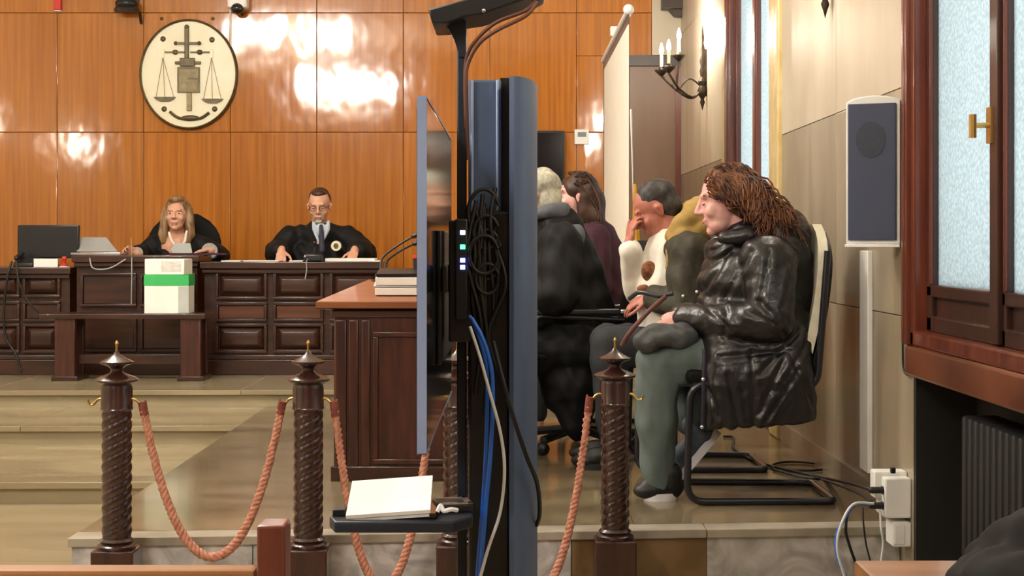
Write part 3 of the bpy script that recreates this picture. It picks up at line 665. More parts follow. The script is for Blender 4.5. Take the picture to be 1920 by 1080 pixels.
build(MB().box((-.33,3.05,ZF+.03),(.33,3.12,ZF+.08)).box((-.33,4.02,ZF+.03),(.33,4.09,ZF+.08)).box((-.1,3.05,ZF+.03),(.06,4.09,ZF+.085)), 'base_frame', 'slate_dark', t, bevel=.006)
for x in (-.3,.3):
    for y in (3.085,4.055): build(MB().extr([(x+.03*math.cos(a),ZF+.03+.03*math.sin(a)) for a in [k*math.pi/8 for k in range(16)]],'y',y-.012,y+.012), 'castor', 'black_plastic', t)
build(MB().box((-.14,3.42,.75),(-.09,3.60,1.02)).box((-.154,3.4,.86),(-.14,4.0,.92)), 'wall_mount', 'black_plastic', t, bevel=.004)
tv = thing('television', 'large flat television seen edge on with light blue rim', 'television', (-.174,3.64,Z(850,3.0)))
ta, tb = X(783,3.0), X(799,3.0)
build(MB().box((ta,3.0,Z(850,3.0)),(tb,4.26,Z(183,3.0))), 'casing', 'black_gloss', tv, bevel=.003)
build(MB().box((ta-.001,2.996,Z(850,3.0)),(tb+.001,3.006,Z(183,3.0))).box((ta-.001,3.0,Z(183,3.0)),(tb+.001,4.26,Z(183,3.0)+.003)).box((ta-.001,3.0,Z(850,3.0)-.003),(tb+.001,4.26,Z(850,3.0))), 'rim', 'bezel', tv)
build(MB().box((ta-.003,3.02,Z(850,3.0)+.02),(ta,4.24,Z(183,3.0)-.02)), 'display', 'black_gloss', tv)
build(MB().box((tb,3.42,Z(700,3.2)),(tb+.012,4.1,Z(430,3.2))), 'rear_housing', 'black_plastic', tv, bevel=.004)
cd = thing('video_codec', 'slim black device with blue and green lights on the stand', 'device', (X(862,3.4),3.41,.88))
build(MB().box((X(853,3.4),3.40,Z(600,3.4)),(X(877,3.4),3.46,Z(410,3.4))), 'housing', 'black_plastic', cd, bevel=.004)
for y, m in ((436,'led_white'),(463,'led_green'),(488,'led_blue'),(501,'led_blue')):
    build(MB().box((X(863,3.4),3.396,Z(y+4,3.4)),(X(872,3.4),3.401,Z(y-4,3.4))), 'status_light', m, cd)
cv = thing('video_camera', 'black conference camera at the head of the television stand', 'camera', (X(950,3.5),3.5,Z(-15,3.5)))
build(MB().box((X(880,3.5),3.45,Z(-10,3.5)+.012),(X(1000,3.5),3.6,Z(-60,3.5))), 'camera_body', 'black_plastic', cv, bevel=.012)
build(MB().extr([(X(940,3.45)+.025*math.cos(a),Z(-38,3.45)+.025*math.sin(a)) for a in [k*math.pi/10 for k in range(20)]],'y',3.42,3.455), 'lens', 'black_gloss', cv)
cable([P(1003,0,3.44),P(985,20,3.42),P(930,42,3.42),P(893,75,3.43),P(876,105,3.44),P(872,150,3.44),P(874,240,3.44)], .0045, 'brown_cable', 'brown camera cable arching higher from the shelf to the pole')
cable([P(1008,4,3.41),P(985,30,3.40),P(935,55,3.40),P(900,80,3.41),P(878,118,3.42),P(874,160,3.42),P(877,300,3.43)], .0045, 'brown_cable', 'brown camera cable arching lower from the shelf to the pole')
cable([P(884,596,3.37),P(905,635,3.36),P(921,690,3.36),P(924,760,3.36),P(919,860,3.36),P(910,960,3.36),P(899,1100,3.36)], .0048, 'blue_cable', 'bright blue network cable hanging down the television stand')
cable([P(880,592,3.385),P(897,628,3.38),P(912,690,3.38),P(913,770,3.38),P(908,900,3.38),P(893,1100,3.38)], .0045, 'blue_cable', 'second blue network cable close behind the bright one')
cable([P(881,612,3.35),P(900,670,3.345),P(918,735,3.345),P(938,810,3.345),P(946,880,3.345),P(938,960,3.345),P(915,1030,3.345),P(896,1100,3.345)], .0036, 'white_cable', 'white cable bowing out beside the blue one on the stand')
cable([P(925,640,3.37),P(950,740,3.345),P(985,850,3.37),P(1007,905,3.44),P(1012,960,3.5),P(1006,985,3.55)], .005, 'dark_cable', 'black cable slung across the grey column')
for k in range(10):
    x0 = 893+random.uniform(-8,40); ya = random.uniform(340,460); yb = random.uniform(560,780); bow = random.uniform(-18,22)
    cable([P(x0,ya,3.42),P(x0+bow,ya+(yb-ya)*.3,3.405),P(x0-bow*.6,ya+(yb-ya)*.65,3.41),P(min(950,x0+bow*.5+6),yb,3.42)], .005, 'dark_cable', 'tangled black cable tied inside the television stand')['group'] = 'black cables inside the television stand'
for k in range(5):
    cx, cy, rx, ry = 915+random.uniform(-8,10), 400+random.uniform(-25,60)+k*22, random.uniform(18,30), random.uniform(28,50)
    o = cable([P(cx+rx*math.cos(a),cy+ry*math.sin(a),3.415-.004*k) for a in [j*math.pi/5+.3 for j in range(10)]], .0045, 'dark_cable', 'coiled black cable loop inside the television stand', n=40); o['group'] = 'black cable loops inside the television stand'
# things on the tray
t = thing('tablet', 'dark tablet lying under the white papers on the tray', 'tablet', (X(735,3.28),3.28,tz2))
build(MB().box((X(655,3.24),3.225,tz2),(X(820,3.24),3.42,tz2+.012)), 'slab', 'black_gloss', t, bevel=.003)
build(MB().box((X(663,3.22),3.223,tz2+.003),(X(687,3.22),3.226,tz2+.009)), 'white_tag', 'white_plastic', t)
M = Matrix.Translation((X(732,3.3),3.30,tz2+.035)) @ Matrix.Rotation(math.radians(-4),4,'Y') @ Matrix.Rotation(math.radians(16),4,'X')
build(MB().box((-.088,-.085,-.004),(.088,.085,.004),M).box((-.087,-.084,-.012),(.085,.083,-.005),M), 'paper_stack', 'paper', label='white paper pad propped on the tray of the television stand', cat='paper')
M = Matrix.Translation((X(735,3.36),3.385,tz2+.02))
build(MB().box((-.06,-.012,-.02),(.06,.012,.03),M), 'glasses_case', 'black_plastic', label='black case propping up the white papers on the tray', cat='case', bevel=.005)
M = Matrix.Translation((X(848,3.3),3.33,tz2+.012)) @ Matrix.Rotation(math.radians(12),4,'Z')
t = thing('remote_control', 'silver edged remote control on the tray beside the papers', 'remote', (X(848,3.3),3.33,tz2))
build(MB().box((-.036,-.03,-.012),(.04,.06,.006),M), 'remote_body', 'black_plastic', t, bevel=.004)
build(MB().box((-.03,-.03,.006),(.038,-.018,.009),M).box((.028,-.03,.006),(.038,.05,.009),M).box((-.03,.04,.006),(.038,.05,.009),M), 'silver_edge', 'silver', t)
build(MB().tube(bez([P(820,960,3.21),P(826,948,3.215),P(832,958,3.21),P(846,955,3.21),P(858,957,3.215)],16),.005,7), 'adapter_cable', 'white_cable', label='short white adapter lead lying on the tray', cat='cable')
build(MB().box((X(624,3.27),3.262,tz2),(X(648,3.27),3.30,tz2+.014)), 'usb_hub', 'black_plastic', label='small black adapter block on the tray corner', cat='adapter', bevel=.002)
# ------------------------------------------------------------------ things on the walls and at the back
em = thing('wall_emblem', 'oval cream emblem with bronze sword, shield and scales on the panelled wall', 'emblem', (X(355,YB),YB-.02,Z(242,YB)))
ec = .2222/F*YB
def E(u, v, d=0): return V((X(355,YB)+(u-515)*ec, YB-.03-d, Z(140,YB)-(v-535)*ec))
def oval(rx, rz, y0, y1, n=56):
    c = E(515,535); return MB().extr([(c.x+rx*math.cos(a), c.z+rz*math.sin(a)) for a in [2*math.pi*k/n for k in range(n)]],'y',y0,y1)
build(oval(.372,.42,YB-.03,YB-.004), 'plate', 'cream_plate', em, bevel=.004)
c = E(515,535)
build(MB().ring([[V((c.x+(.378+dr*1)*math.cos(a), YB-dy, c.z+(.426+dr)*math.sin(a))) for a in [2*math.pi*k/64 for k in range(64)]] for dr, dy in ((-.01,.03),(-.008,.045),(.0,.05),(.008,.04),(.01,.002))], False), 'rim', 'bronze', em)
def eb(u0, v0, u1, v1, d=.015): 
    a, b = E(u0,v1), E(u1,v0); return MB().box((a.x,YB-.03-d,a.z),(b.x,YB-.029,b.z))
build(eb(483,130,520,405,.022), 'sword_hilt', 'bronze', em, bevel=.006)
m = eb(395,266,620,286,.02); m.ell(E(410,275,.01),.016); m.ell(E(607,275,.01),.016); m.ell(E(502,138,.01),.019)
build(m, 'crossguard', 'bronze', em)
for s0_, s1_, bu in ((318,480,405),(532,692,610)):
    build(eb(s0_,344,s1_,356,.014).ell(E(bu,350,.008),(.024,.012,.02)), 'scale_beam', 'bronze', em)
build(eb(403,428,620,452,.02).add(*[list(x) for x in (eb(445,400,570,470,.024).v, eb(445,400,570,470,.024).f)]), 'crown', 'bronze', em, bevel=.004)
build(eb(424,476,612,690,.016), 'shield', 'tan_relief', em, bevel=.005)
sh_ = [o for o in em.children if o.name.startswith('shield')][0]
build(frame(MB(), E(424,0).x, E(612,0).x, E(0,690).z, E(0,476).z, YB-.044, .012, .006), 'shield_border', 'bronze', sh_)
build(eb(512,566,600,578,.02), 'shield_bar', 'bronze', sh_); build(eb(500,600,590,668,.019), 'shield_field', 'tan_relief', sh_)
build(eb(500,690,545,845,.016), 'blade', 'tan_relief', em, bevel=.006)
for u, v, top_u in ((317,740,300),(716,755,710)):
    c2 = E(u,v); prof = [(c2.x-.085,c2.z+.012),(c2.x+.085,c2.z+.012),(c2.x+.07,c2.z-.005),(c2.x+.035,c2.z-.022),(c2.x-.035,c2.z-.022),(c2.x-.07,c2.z-.005)]
    build(MB().extr(list(reversed(prof)),'y',YB-.052,YB-.029), 'scale_pan', 'bronze', em)
    for du in (-75,0,75): build(MB().tube([E(top_u,395,.006),E(u+du,v-10,.006)],.0022,5), 'pan_chain', 'tan_relief', em)
    build(eb(top_u-12,325,top_u+12,400,.012), 'beam_end', 'cream_plate', em, bevel=.003)
for u, v in ((300,238),(712,245),(310,828),(735,828)): build(MB().ell(E(u,v,.0),(.022,.012,.022)), 'stud', 'bronze', em)
build(MB().tube(bez([E(358,850,.004),E(400,885,.006),E(450,908,.008),E(530,915,.01),E(610,908,.008),E(655,885,.006),E(690,858,.004)],24),.012,8).ell(E(530,905,.004),(.075,.014,.024)), 'laurel', 'bronze', em)
for x in (303, 399): build(MB().ell((X(x,YB),YB-.002,Z(35,YB)),(.014,.01,.014)), 'panel_screw', 'bronze', wb)
# wall cameras
t = thing('dome_camera', 'dark security camera on the panelling left of the emblem', 'camera', (X(246,YB),YB-.06,Z(45,YB)))
build(MB().box((X(232,YB),YB-.1,Z(8,YB)),(X(262,YB),YB-.001,Z(-30,YB))), 'bracket', 'black_plastic', t, bevel=.01)
build(MB().ell((X(245,YB),YB-.12,Z(12,YB)),(.09,.09,.055)).lathe([(.095,-.02),(.1,.0),(.085,.02)],(X(245,YB),YB-.12,Z(22,YB)),24), 'dome', 'black_plastic', t)
build(MB().tube([(X(265,YB),YB-.06,Z(24,YB)),(X(266,YB),YB-.02,Z(45,YB))],.012,8), 'cable_gland', 'black_plastic', t)
t = thing('white_camera', 'white security camera with dark lens above the emblem', 'camera', (X(446,YB),YB-.08,Z(30,YB)))
build(MB().box((X(427,YB-.1),YB-.14,Z(16,YB-.1)),(X(464,YB-.1),YB,Z(-28,YB-.1))), 'housing', 'white_plastic', t, bevel=.02)
build(MB().ell((X(446,YB-.1),YB-.12,Z(17,YB-.1)),(.052,.05,.045)), 'lens_dome', 'black_gloss', t)
build(MB().tube([(X(452,YB),YB-.05,Z(20,YB)),(X(456,YB),YB-.02,Z(29,YB))],.012,8), 'cable_gland', 'black_plastic', t)
build(MB().tube([(X(432,YB),YB-.008,Z(10,YB)),(X(433,YB),YB-.008,Z(105,YB))],.006,6), 'camera_cable', 'cream_plate', label='pale cable running down the panelling from the white camera', cat='cable')
t = thing('fire_alarm_lamp', 'narrow red lamp housing high on the panelled wall', 'alarm lamp', (X(110,YB),YB-.03,Z(20,YB)))
build(MB().box((X(103,YB),YB-.05,Z(20,YB)),(X(117,YB),YB,Z(-40,YB))), 'housing', 'red_paint', t, bevel=.008)
build(MB().box((X(104,YB),YB-.03,Z(22,YB)),(X(116,YB),YB,Z(20,YB))), 'cap', 'white_plastic', t)
# black wall screen and thermostat
t = thing('wall_monitor', 'black flat screen fixed on the panelled wall left of the white thermostat', 'monitor', (X(1012,YB),YB-.03,Z(420,YB)))
build(MB().box((X(955,YB),YB-.06,Z(420,YB)),(X(1058,YB),YB,Z(246,YB))), 'casing', 'black_plastic', t, bevel=.005)
build(MB().box((X(959,YB),YB-.063,Z(415,YB)),(X(1054,YB),YB-.059,Z(250,YB))), 'display', 'black_gloss', t)
t = thing('thermostat', 'small white thermostat with grey display on the panelled wall', 'thermostat', (X(1091,YB),YB-.01,Z(271,YB)))
build(MB().box((X(1077,YB),YB-.025,Z(271,YB)),(X(1104,YB),YB,Z(243,YB))), 'housing', 'white_plastic', t, bevel=.004)
build(MB().box((X(1083,YB),YB-.028,Z(257,YB)),(X(1099,YB),YB-.024,Z(248,YB))), 'lcd', 'thermostat_lcd', t)
# projection screen
sa, sb = 8.5, 10.8; xs_ = .64; zt_ = 2.25; zb_ = .7
t = thing('projection_screen', 'tall white projection screen with dark border on a tripod', 'projection screen', (xs_,9.65,.1))
build(MB().box((xs_,sa+.03,zb_),(xs_+.004,sb-.03,zt_-.05)), 'cloth', 'screen_cloth', t)
build(MB().box((xs_-.002,sa,zb_),(xs_+.006,sa+.028,zt_)).box((xs_-.002,sb-.05,zb_),(xs_+.006,sb,zt_)).box((xs_-.002,sa,zt_-.06),(xs_+.006,sb,zt_-.02)), 'black_border', 'door_frame', t) if False else build(MB().box((xs_-.002,sb-.05,zb_),(xs_+.006,sb,zt_)).box((xs_-.002,sa,zt_-.075),(xs_+.006,sb,zt_-.03)), 'black_border', 'door_frame', t)
build(MB().tube([(xs_,sa-.01,zt_-.01),(xs_,sb+.01,zt_-.01)],.02,10), 'top_rail', 'white_plastic', t)
build(MB().ell((xs_,sa-.01,zt_+.0),.03), 'rail_end', 'white_plastic', t); build(MB().box((xs_-.03,9.57,zt_),(xs_+.02,9.63,zt_+.06)), 'hanger', 'white_plastic', t, bevel=.006)
build(MB().tube([(xs_,sa,zb_-.03),(xs_,sb,zb_-.03)],.035,12), 'roller_case', 'white_plastic', t)
build(MB().tube([(xs_+.04,9.65,.3),(xs_+.04,9.65,zt_+.02)],.015,10), 'pole', 'silver', t)
for a in (.4,2.5,4.6): build(MB().tube([(xs_+.04,9.65,.62),(xs_+.04+.42*math.cos(a),9.65+.42*math.sin(a),.11)],.012,8), 'leg', 'black_plastic', t)
# flag pole behind the screen
t = thing('flag_pole', 'slim silver pole with a furled yellow flag behind the projection screen', 'flag', (X(1192,11.3),11.3,.1))
pb, pt = V((X(1197,11.3),11.3,.14)), P(1183,205,11.3)
build(MB().tube([pb,pt],.011,8), 'pole', 'silver', t)
build(MB().lathe([(.16,0),(.16,.02),(.05,.05),(.03,.09)],(pb.x,pb.y,.1),20), 'foot', 'brass', t)
fm = MB(); rows_ = []
for i in range(14):
    k = i/13; p = pb.lerp(pt, .42-.3*k) if False else V((X(1190,11.25)+.01*k, 11.25, Z(345+i*14,11.25)))
    r = .008+.03*k
    rows_.append([p+V((r*(1+.3*math.cos(5*a))*math.cos(a), .6*r*(1+.3*math.cos(5*a))*math.sin(a), 0)) for a in [2*math.pi*j/20 for j in range(20)]])
build(fm.ring(rows_), 'furled_flag', 'yellow_cloth', t)
# speaker on the right wall
SD = 5.3
t = thing('wall_speaker', 'tall white column speaker with blue-grey grille on the marble wall', 'speaker', (1.23,SD+.08,Z(462,SD)))
z0, z1 = Z(458,SD), Z(184,SD)
SM = Matrix.Translation((X(1636,SD),SD,0)) @ Matrix.Rotation(math.radians(-20),4,'Z')
def spk(mb): mb.v = [tuple(SM @ V(p)) for p in mb.v]; return mb
hw = .091
arc = [(-hw,z0),(hw,z0),(hw,z1-.006)]+[(hw-2*hw*k/8, z1-.006+.014*math.sin(math.pi*k/8)+.004*(1-k/8)) for k in range(1,8)]+[(-hw,z1-.012)]
build(spk(MB().extr(arc,'y',.01,.1)), 'cabinet', 'white_plastic', t, bevel=.004)
build(spk(MB().box((-hw+.008,-.002,z0+.014),(hw-.012,.012,z1-.018))), 'grille', 'speaker_grille', t, bevel=.003)
build(spk(MB().extr([(-.006+.05*math.cos(a),Z(262,SD)+.062*math.sin(a)) for a in [k*math.pi/14 for k in range(28)]],'y',-.004,0)), 'driver', 'speaker_cone', t)
build(spk(MB().box((-hw-.003,-.004,z0-.01),(hw,.1,z0))), 'bottom_cap', 'white_plastic', t, bevel=.002)
build(MB().box((X(1650,SD),SD+.06,z0+.1),(XR,SD+.12,z1-.1)), 'bracket', 'white_plastic', t)
build(MB().box((XR-.02,5.70,.12),(XR,5.83,Z(470,5.75))), 'light_streak', 'white_plastic', label='white strip shaped as a light trunking running down the marble wall under the speaker', cat='streak', bevel=.003)  # raised white strip put in for a light reflection on the wall
cable([(XR-.008,5.22,Z(300,5.22)),(XR-.006,5.22,Z(440,5.22)),(XR-.008,5.235,Z(560,5.2)),(XR-.006,5.24,Z(650,5.2)),(XR-.006,5.235,Z(690,5.2)),(XR-.01,5.18,Z(701,5.18)),(XR-.008,5.13,Z(703,5.13))], .004, 'dark_cable', 'thin black cable running down the wall beside the window frame')
# socket boxes, plugs and cables by the pier
t = thing('socket_box', 'white plastic socket box with plugs on the end of the marble wall', 'socket box', (1.28,5.2,.03))
bx0 = X(1658,5.16)
build(MB().box((bx0,5.15,Z(972,5.15)),(XR,5.28,Z(897,5.15))), 'lower_housing', 'white_plastic', t, bevel=.006)
build(MB().box((X(1640,5.2),5.2,Z(935,5.2)),(XR,5.27,Z(884,5.2))), 'back_housing', 'white_plastic', t, bevel=.006)
for y, m in ((919,'dark_cable'),(948,'dark_cable')):
    build(MB().cap(P(1634,y,5.17),P(1656,y,5.17),.011).box(P(1655,y+8,5.165),P(1661,y-8,5.19)), 'plug', m, t)
build(MB().box((X(1671,5.15),5.15,Z(884,5.2)),(X(1680,5.15),5.17,Z(873,5.2))), 'black_knob', 'black_plastic', t, bevel=.003)
t = thing('network_box', 'smaller white box below the socket box near the floor edge', 'socket box', (1.3,5.2,-.1))
build(MB().box((X(1674,5.15),5.15,Z(1026,5.15)),(XR,5.25,Z(979,5.15))), 'housing', 'white_plastic', t, bevel=.006)
build(MB().box((X(1678,5.15),5.147,Z(1020,5.15)),(X(1696,5.15),5.151,Z(986,5.15))), 'cover', 'white_plastic', t, bevel=.001)
D = 5.12
cable([P(1640,948,5.17),P(1605,945,5.15),P(1582,975,D),P(1568,1010,D),P(1572,1050,D),P(1592,1095,D)], .006, 'blue_cable', 'blue network cable looping from the socket box to the floor')
cable([P(1638,944,5.16),P(1600,946,5.14),P(1577,985,D-.01),P(1570,1030,D-.01),P(1585,1085,D-.01)], .005, 'white_cable', 'white cable looping beside the blue one from the socket box')
cable([P(1636,940,5.17),P(1596,950,5.15),P(1586,990,D),P(1592,1020,D),P(1606,1060,D)], .005, 'dark_cable', 'black cable looping inside the blue one by the socket box')
cable([P(1618,952,5.17),P(1619,980,D),P(1624,1020,D),P(1634,1060,D)], .003, 'dark_cable', 'thin black wire dropping straight below the socket box')
cable([P(1650,955,5.17),P(1652,990,D),P(1656,1020,D),P(1650,1065,D)], .004, 'white_cable', 'white wire dropping straight below the socket box')
# cables lying on the platform
def fl(x, y, z=.007): D = F*(CZ-z)/(y-HY); return P(x,y,D)
cable([fl(1356,818),fl(1375,820),fl(1376,840),fl(1405,860),fl(1450,875),fl(1500,886),fl(1550,897),P(1595,907,5.75),P(1634,919,5.2)], .006, 'dark_cable', 'long dark cable running over the floor to the socket box', n=48)
cable([fl(1452,878),fl(1448,872),fl(1475,866),fl(1520,868),fl(1552,877),fl(1520,882),fl(1480,880),fl(1455,876)], .005, 'dark_cable', 'dark cable coiled in a flat loop on the floor', n=48)
cable([fl(1450,880),fl(1490,892),fl(1525,897),fl(1550,902),P(1610,925,5.4),P(1632,942,5.2)], .005, 'dark_cable', 'second dark cable from the floor coil to the socket box')
# ------------------------------------------------------------------ foreground pews and desk
t = thing('pew', 'wooden pew back with a reddish end post at the picture bottom', 'bench', (-1,2.2,ZF))
zz = Z(1058,2.21)
build(MB().box((-2.3,2.17,zz-.04),(X(482,2.19),2.212,zz)), 'top_rail', 'pew_wood', t, bevel=.006)
build(MB().box((-2.3,2.18,ZF+.2),(X(482,2.19),2.2,zz-.04)), 'back_panel', 'pew_red', t)
build(MB().box((X(481,2.16),2.16,ZF),(X(534,2.16),2.22,Z(986,2.16))), 'end_post', 'pew_red', t, bevel=.004)
build(MB().box((-2.3,1.8,ZF+.38),(X(482,2.19),2.18,ZF+.42)), 'seat', 'pew_wood', t, bevel=.006)
build(MB().box((-2.3,1.8,ZF),(-2.25,2.2,ZF+.38)), 'leg', 'pew_red', t); build(MB().box((-.42,1.82,ZF),(-.38,2.2,ZF+.38)), 'leg', 'pew_red', t)
t = thing('side_desk', 'light brown desk corner holding a black coat under the window', 'desk', (.8,2.1,ZF))
zd = Z(1050,2.35)
build(MB().box((X(1600,2.35),1.75,zd-.03),(1.25,2.35,zd)), 'desk_top', 'pew_wood', t, bevel=.005)
for x in (.55,1.19):
    for y in (1.79,2.27): build(MB().box((x,y,ZF),(x+.04,y+.04,zd-.03)), 'leg', 'pew_red', t)
build(MB().box((.56,2.28,zd-.12),(1.2,2.3,zd-.03)), 'apron', 'pew_red', t)
m = MB()
for (x, y, D_, rx, ry, rz) in [(1930,1030,2.15,.09,.09,.05),(1885,1050,2.1,.07,.08,.035),(1845,1065,2.05,.05,.07,.022),(1990,1000,2.12,.10,.1,.06),(1930,1060,2.0,.09,.1,.04)]:
    p = P(x,y,D_); m.ell((p.x,p.y,max(p.z-.02,zd+rz*.72)), (rx,ry,rz))
def crease(a):
    def f(co, nr):
        d = a*(np.sin(co[:,0]*60+co[:,2]*35+3*np.sin(co[:,1]*23))+.7*np.sin(co[:,1]*75-co[:,0]*31+2*np.sin(co[:,2]*40)))
        return co+nr*d[:,None]
    return f
me = remesh(m, .012, 3, crease(.003))
co = np.empty(len(me.vertices)*3); me.vertices.foreach_get('co', co); co = co.reshape(-1,3); co[:,2] = np.maximum(co[:,2], zd+.001); me.vertices.foreach_set('co', co.ravel())
link(me, 'folded_coat', 'black_fabric', label='black folded coat heaped on the light brown desk', cat='coat', smooth=180)
# ------------------------------------------------------------------ chairs
def cantilever(loc, label):
    t = thing('cantilever_chair', label, 'chair', loc, 'cantilever chairs along the marble wall')
    x, y, z = loc; H = .245; r = .0135
    f, b, sz = x-.275, x+.275, .45
    for s in (-1, 1):
        build(MB().tube(arcpath([(b-.02,y+s*(H-.02),r),(f,y+s*H,r),(f+.012,y+s*H,sz),(b-.07,y+s*H,sz-.02),(b-.03,y+s*H,.94)],.07,7),r,10), 'side_tube', 'chair_tube', t, smooth=60)
    build(MB().tube(arcpath([(b-.06,y-H+.02,r),(b,y-H+.03,r),(b,y+H-.03,r),(b-.06,y+H-.02,r)],.06,7),r,10), 'rear_base_tube', 'chair_tube', t, smooth=60)
    build(MB().tube([(f+.03,y-H,sz-.01),(f+.03,y+H,sz-.01)],r,10), 'cross_tube', 'chair_tube', t, smooth=60)
    build(MB().box((f+.0,y-H+.02,sz-.005),(b-.05,y+H-.02,sz+.05)), 'seat', 'black_fabric', t, bevel=.02)
    def backshape(off, th, m, nm, zlo, zhi):
        rows = []; n = 18
        for k in range(n+1):
            u = k/n; zz = zlo+(zhi-zlo)*u
            wdt = (H-.005)*(1 if u < .72 else math.sqrt(max(.05,1-((u-.72)/.30)**2)))
            xx = b-.135+.075*u+.02*math.sin(u*3)+off
            row = [V((xx,y-wdt,zz)),V((xx+.015,y-wdt*.5,zz)),V((xx+.02,y,zz)),V((xx+.015,y+wdt*.5,zz)),V((xx,y+wdt,zz)),V((xx+th,y+wdt,zz)),V((xx+th+.02,y,zz)),V((xx+th,y-wdt,zz))]
            rows.append(row)
        build(MB().ring(rows), nm, m, t, smooth=60)
    backshape(.0, .035, 'chair_cream', 'back_cushion', .5, 1.04)
    backshape(.036, .016, 'black_plastic', 'back_shell', .47, 1.01)
    return t
ch1 = cantilever((.92,5.95,0), 'cantilever chair with cream back under the person in the leather jacket')
dup(ch1, (.80,6.75,0), 'cantilever chair under the person with the mustard hood')
dup(ch1, (.53,8.1,0), 'cantilever chair under the person with long brown hair')
def armchair(loc, label, rz, wide=.27, top=1.15, name='office_armchair', group=None):
    t = thing(name, label, 'chair', loc, group); x, y, z = loc; R = Matrix.Translation(loc) @ Matrix.Rotation(rz,4,'Z')
    def T(mb): mb.v = [tuple(R @ V(p)) for p in mb.v]; return mb
    # local: faces -x
    build(T(MB().box((-.26,-wide,.41),(.24,wide,.50))), 'seat', 'black_fabric', t, bevel=.03)
    rows = []
    for k in range(13):
        u = k/12; zz = .48+(top-.48)*u; w_ = wide*(1 if u < .6 else math.sqrt(max(.12,1-((u-.6)/.42)**2))); xx = .2+.09*u
        rows.append([V((xx,-w_,zz)),V((xx-.03,-w_*.5,zz)),V((xx-.035,0,zz)),V((xx-.03,w_*.5,zz)),V((xx,w_,zz)),V((xx+.05,w_,zz)),V((xx+.07,0,zz)),V((xx+.05,-w_,zz))])
    build(T(MB().ring(rows)), 'backrest', 'black_fabric', t, smooth=60)
    for s in (-1, 1):
        a = build(T(MB().tube(arcpath([(.2,s*(wide+.03),.62),(-.2,s*(wide+.03),.64),(-.22,s*(wide+.03),.46),(-.1,s*(wide-.02),.44)],.04),.013,8)), 'arm_tube', 'black_plastic', t, smooth=60)
        build(T(MB().box((-.20,s*(wide+.03)-.025,.645),(.18,s*(wide+.03)+.025,.67))), 'armrest', 'black_plastic', a, bevel=.008)
        build(T(MB().box((-.02+.2,s*(wide+.03)-.026,.65),(.225,s*(wide+.03)+.026,.668))), 'arm_cap', 'silver', a, bevel=.004)
    build(T(MB().tube([(0,0,.08),(0,0,.42)],.028,12)), 'gas_column', 'black_plastic', t)
    for k in range(5):
        an = 2*math.pi*k/5+.3; c_, s_ = math.cos(an), math.sin(an)
        lg = build(T(MB().tube([(0,0,.1),(.28*c_,.28*s_,.07)],.02,8)), 'leg', 'black_plastic', t)
        build(T(MB().ell((.28*c_,.28*s_,.03),.03)), 'castor', 'black_plastic', lg)
    return t
armchair((.31,7.27,0), 'black armchair with metal tipped armrest under the grey-haired lawyer', 0, .24, .98)
armchair((X(345,11.3),11.02,.1), 'black rounded office chair behind the woman at the bench', math.pi/2, .27, 1.08)
armchair((X(602,11.0),11.05,.1), 'black office chair hidden behind the robed man', math.pi/2, .24, .85)
# ------------------------------------------------------------------ people
def basis(fwd, up=(0,0,1)):
    f = V(fwd).normalized(); u = V(up); u = (u-f*u.dot(f)).normalized(); l = u.cross(f)
    return Matrix((f, l, u)).transposed()        # columns: forward, left, up
def head(m, c, B, s=1.0, jaw=1.0, ears=True):
    def q(a, b, d): return V(c)+B @ (V((a,b,d))*s)
    def e(a, b, d, r): m.ell(q(a,b,d), tuple(k*s for k in r), B)
    def cp(a, b, r0, r1=None): m.cap(q(*a), q(*b), r0*s, (r1 or r0)*s, 10)
    e(-.012,0,.03,(.098,.077,.088)); e(.028,0,-.03,(.066,.064,.085)); e(.04,0,-.08,(.045,.05*jaw,.035)); e(.066,0,-.1,(.024,.026,.02))
    cp((.090,0,.018),(.112,0,-.026),.008,.012); e(.1,.012,-.031,(.012,.009,.008)); e(.1,-.012,-.031,(.012,.009,.008))
    cp((.082,-.036,.028),(.082,.036,.028),.012)
    for k in (-1,1):
        e(.062,k*.042,-.03,(.025,.022,.025))
        if ears: e(-.004,k*.078,-.008,(.018,.009,.031)); e(-.002,k*.083,.006,(.013,.008,.012))
    cp((.091,-.018,-.06),(.091,.018,-.06),.0065); cp((.089,-.016,-.072),(.089,.016,-.072),.0075)
    return q
def face_bits(parent, q, B, s, brow='hair_brown', closed=False):
    for k in (-1, 1):
        if not closed:
            e = build(MB().ell(q(.0765,k*.032,.004), (.011*s,.0125*s,.0075*s), B), 'eye', 'eye_white', parent)
            build(MB().ell(q(.085,k*.032,.004), (.0045*s,.0065*s,.006*s), B, 10, 8), 'iris', 'eye_dark', e)
        build(MB().cap(q(.089,k*.018,.027), q(.081,k*.048,.029), .004*s, .003*s, 8), 'eyebrow', brow, parent)
    if closed:
        for k in (-1,1): build(MB().tube([q(.087,k*.02,.0),q(.0885,k*.031,-.004),q(.083,k*.044,.0)],.0022*s,6), 'eyelashes', brow, parent)
    build(MB().cap(q(.0965,-.018,-.0655), q(.0965,.018,-.0655), .0035*s, None, 8), 'lips', 'lips', parent)
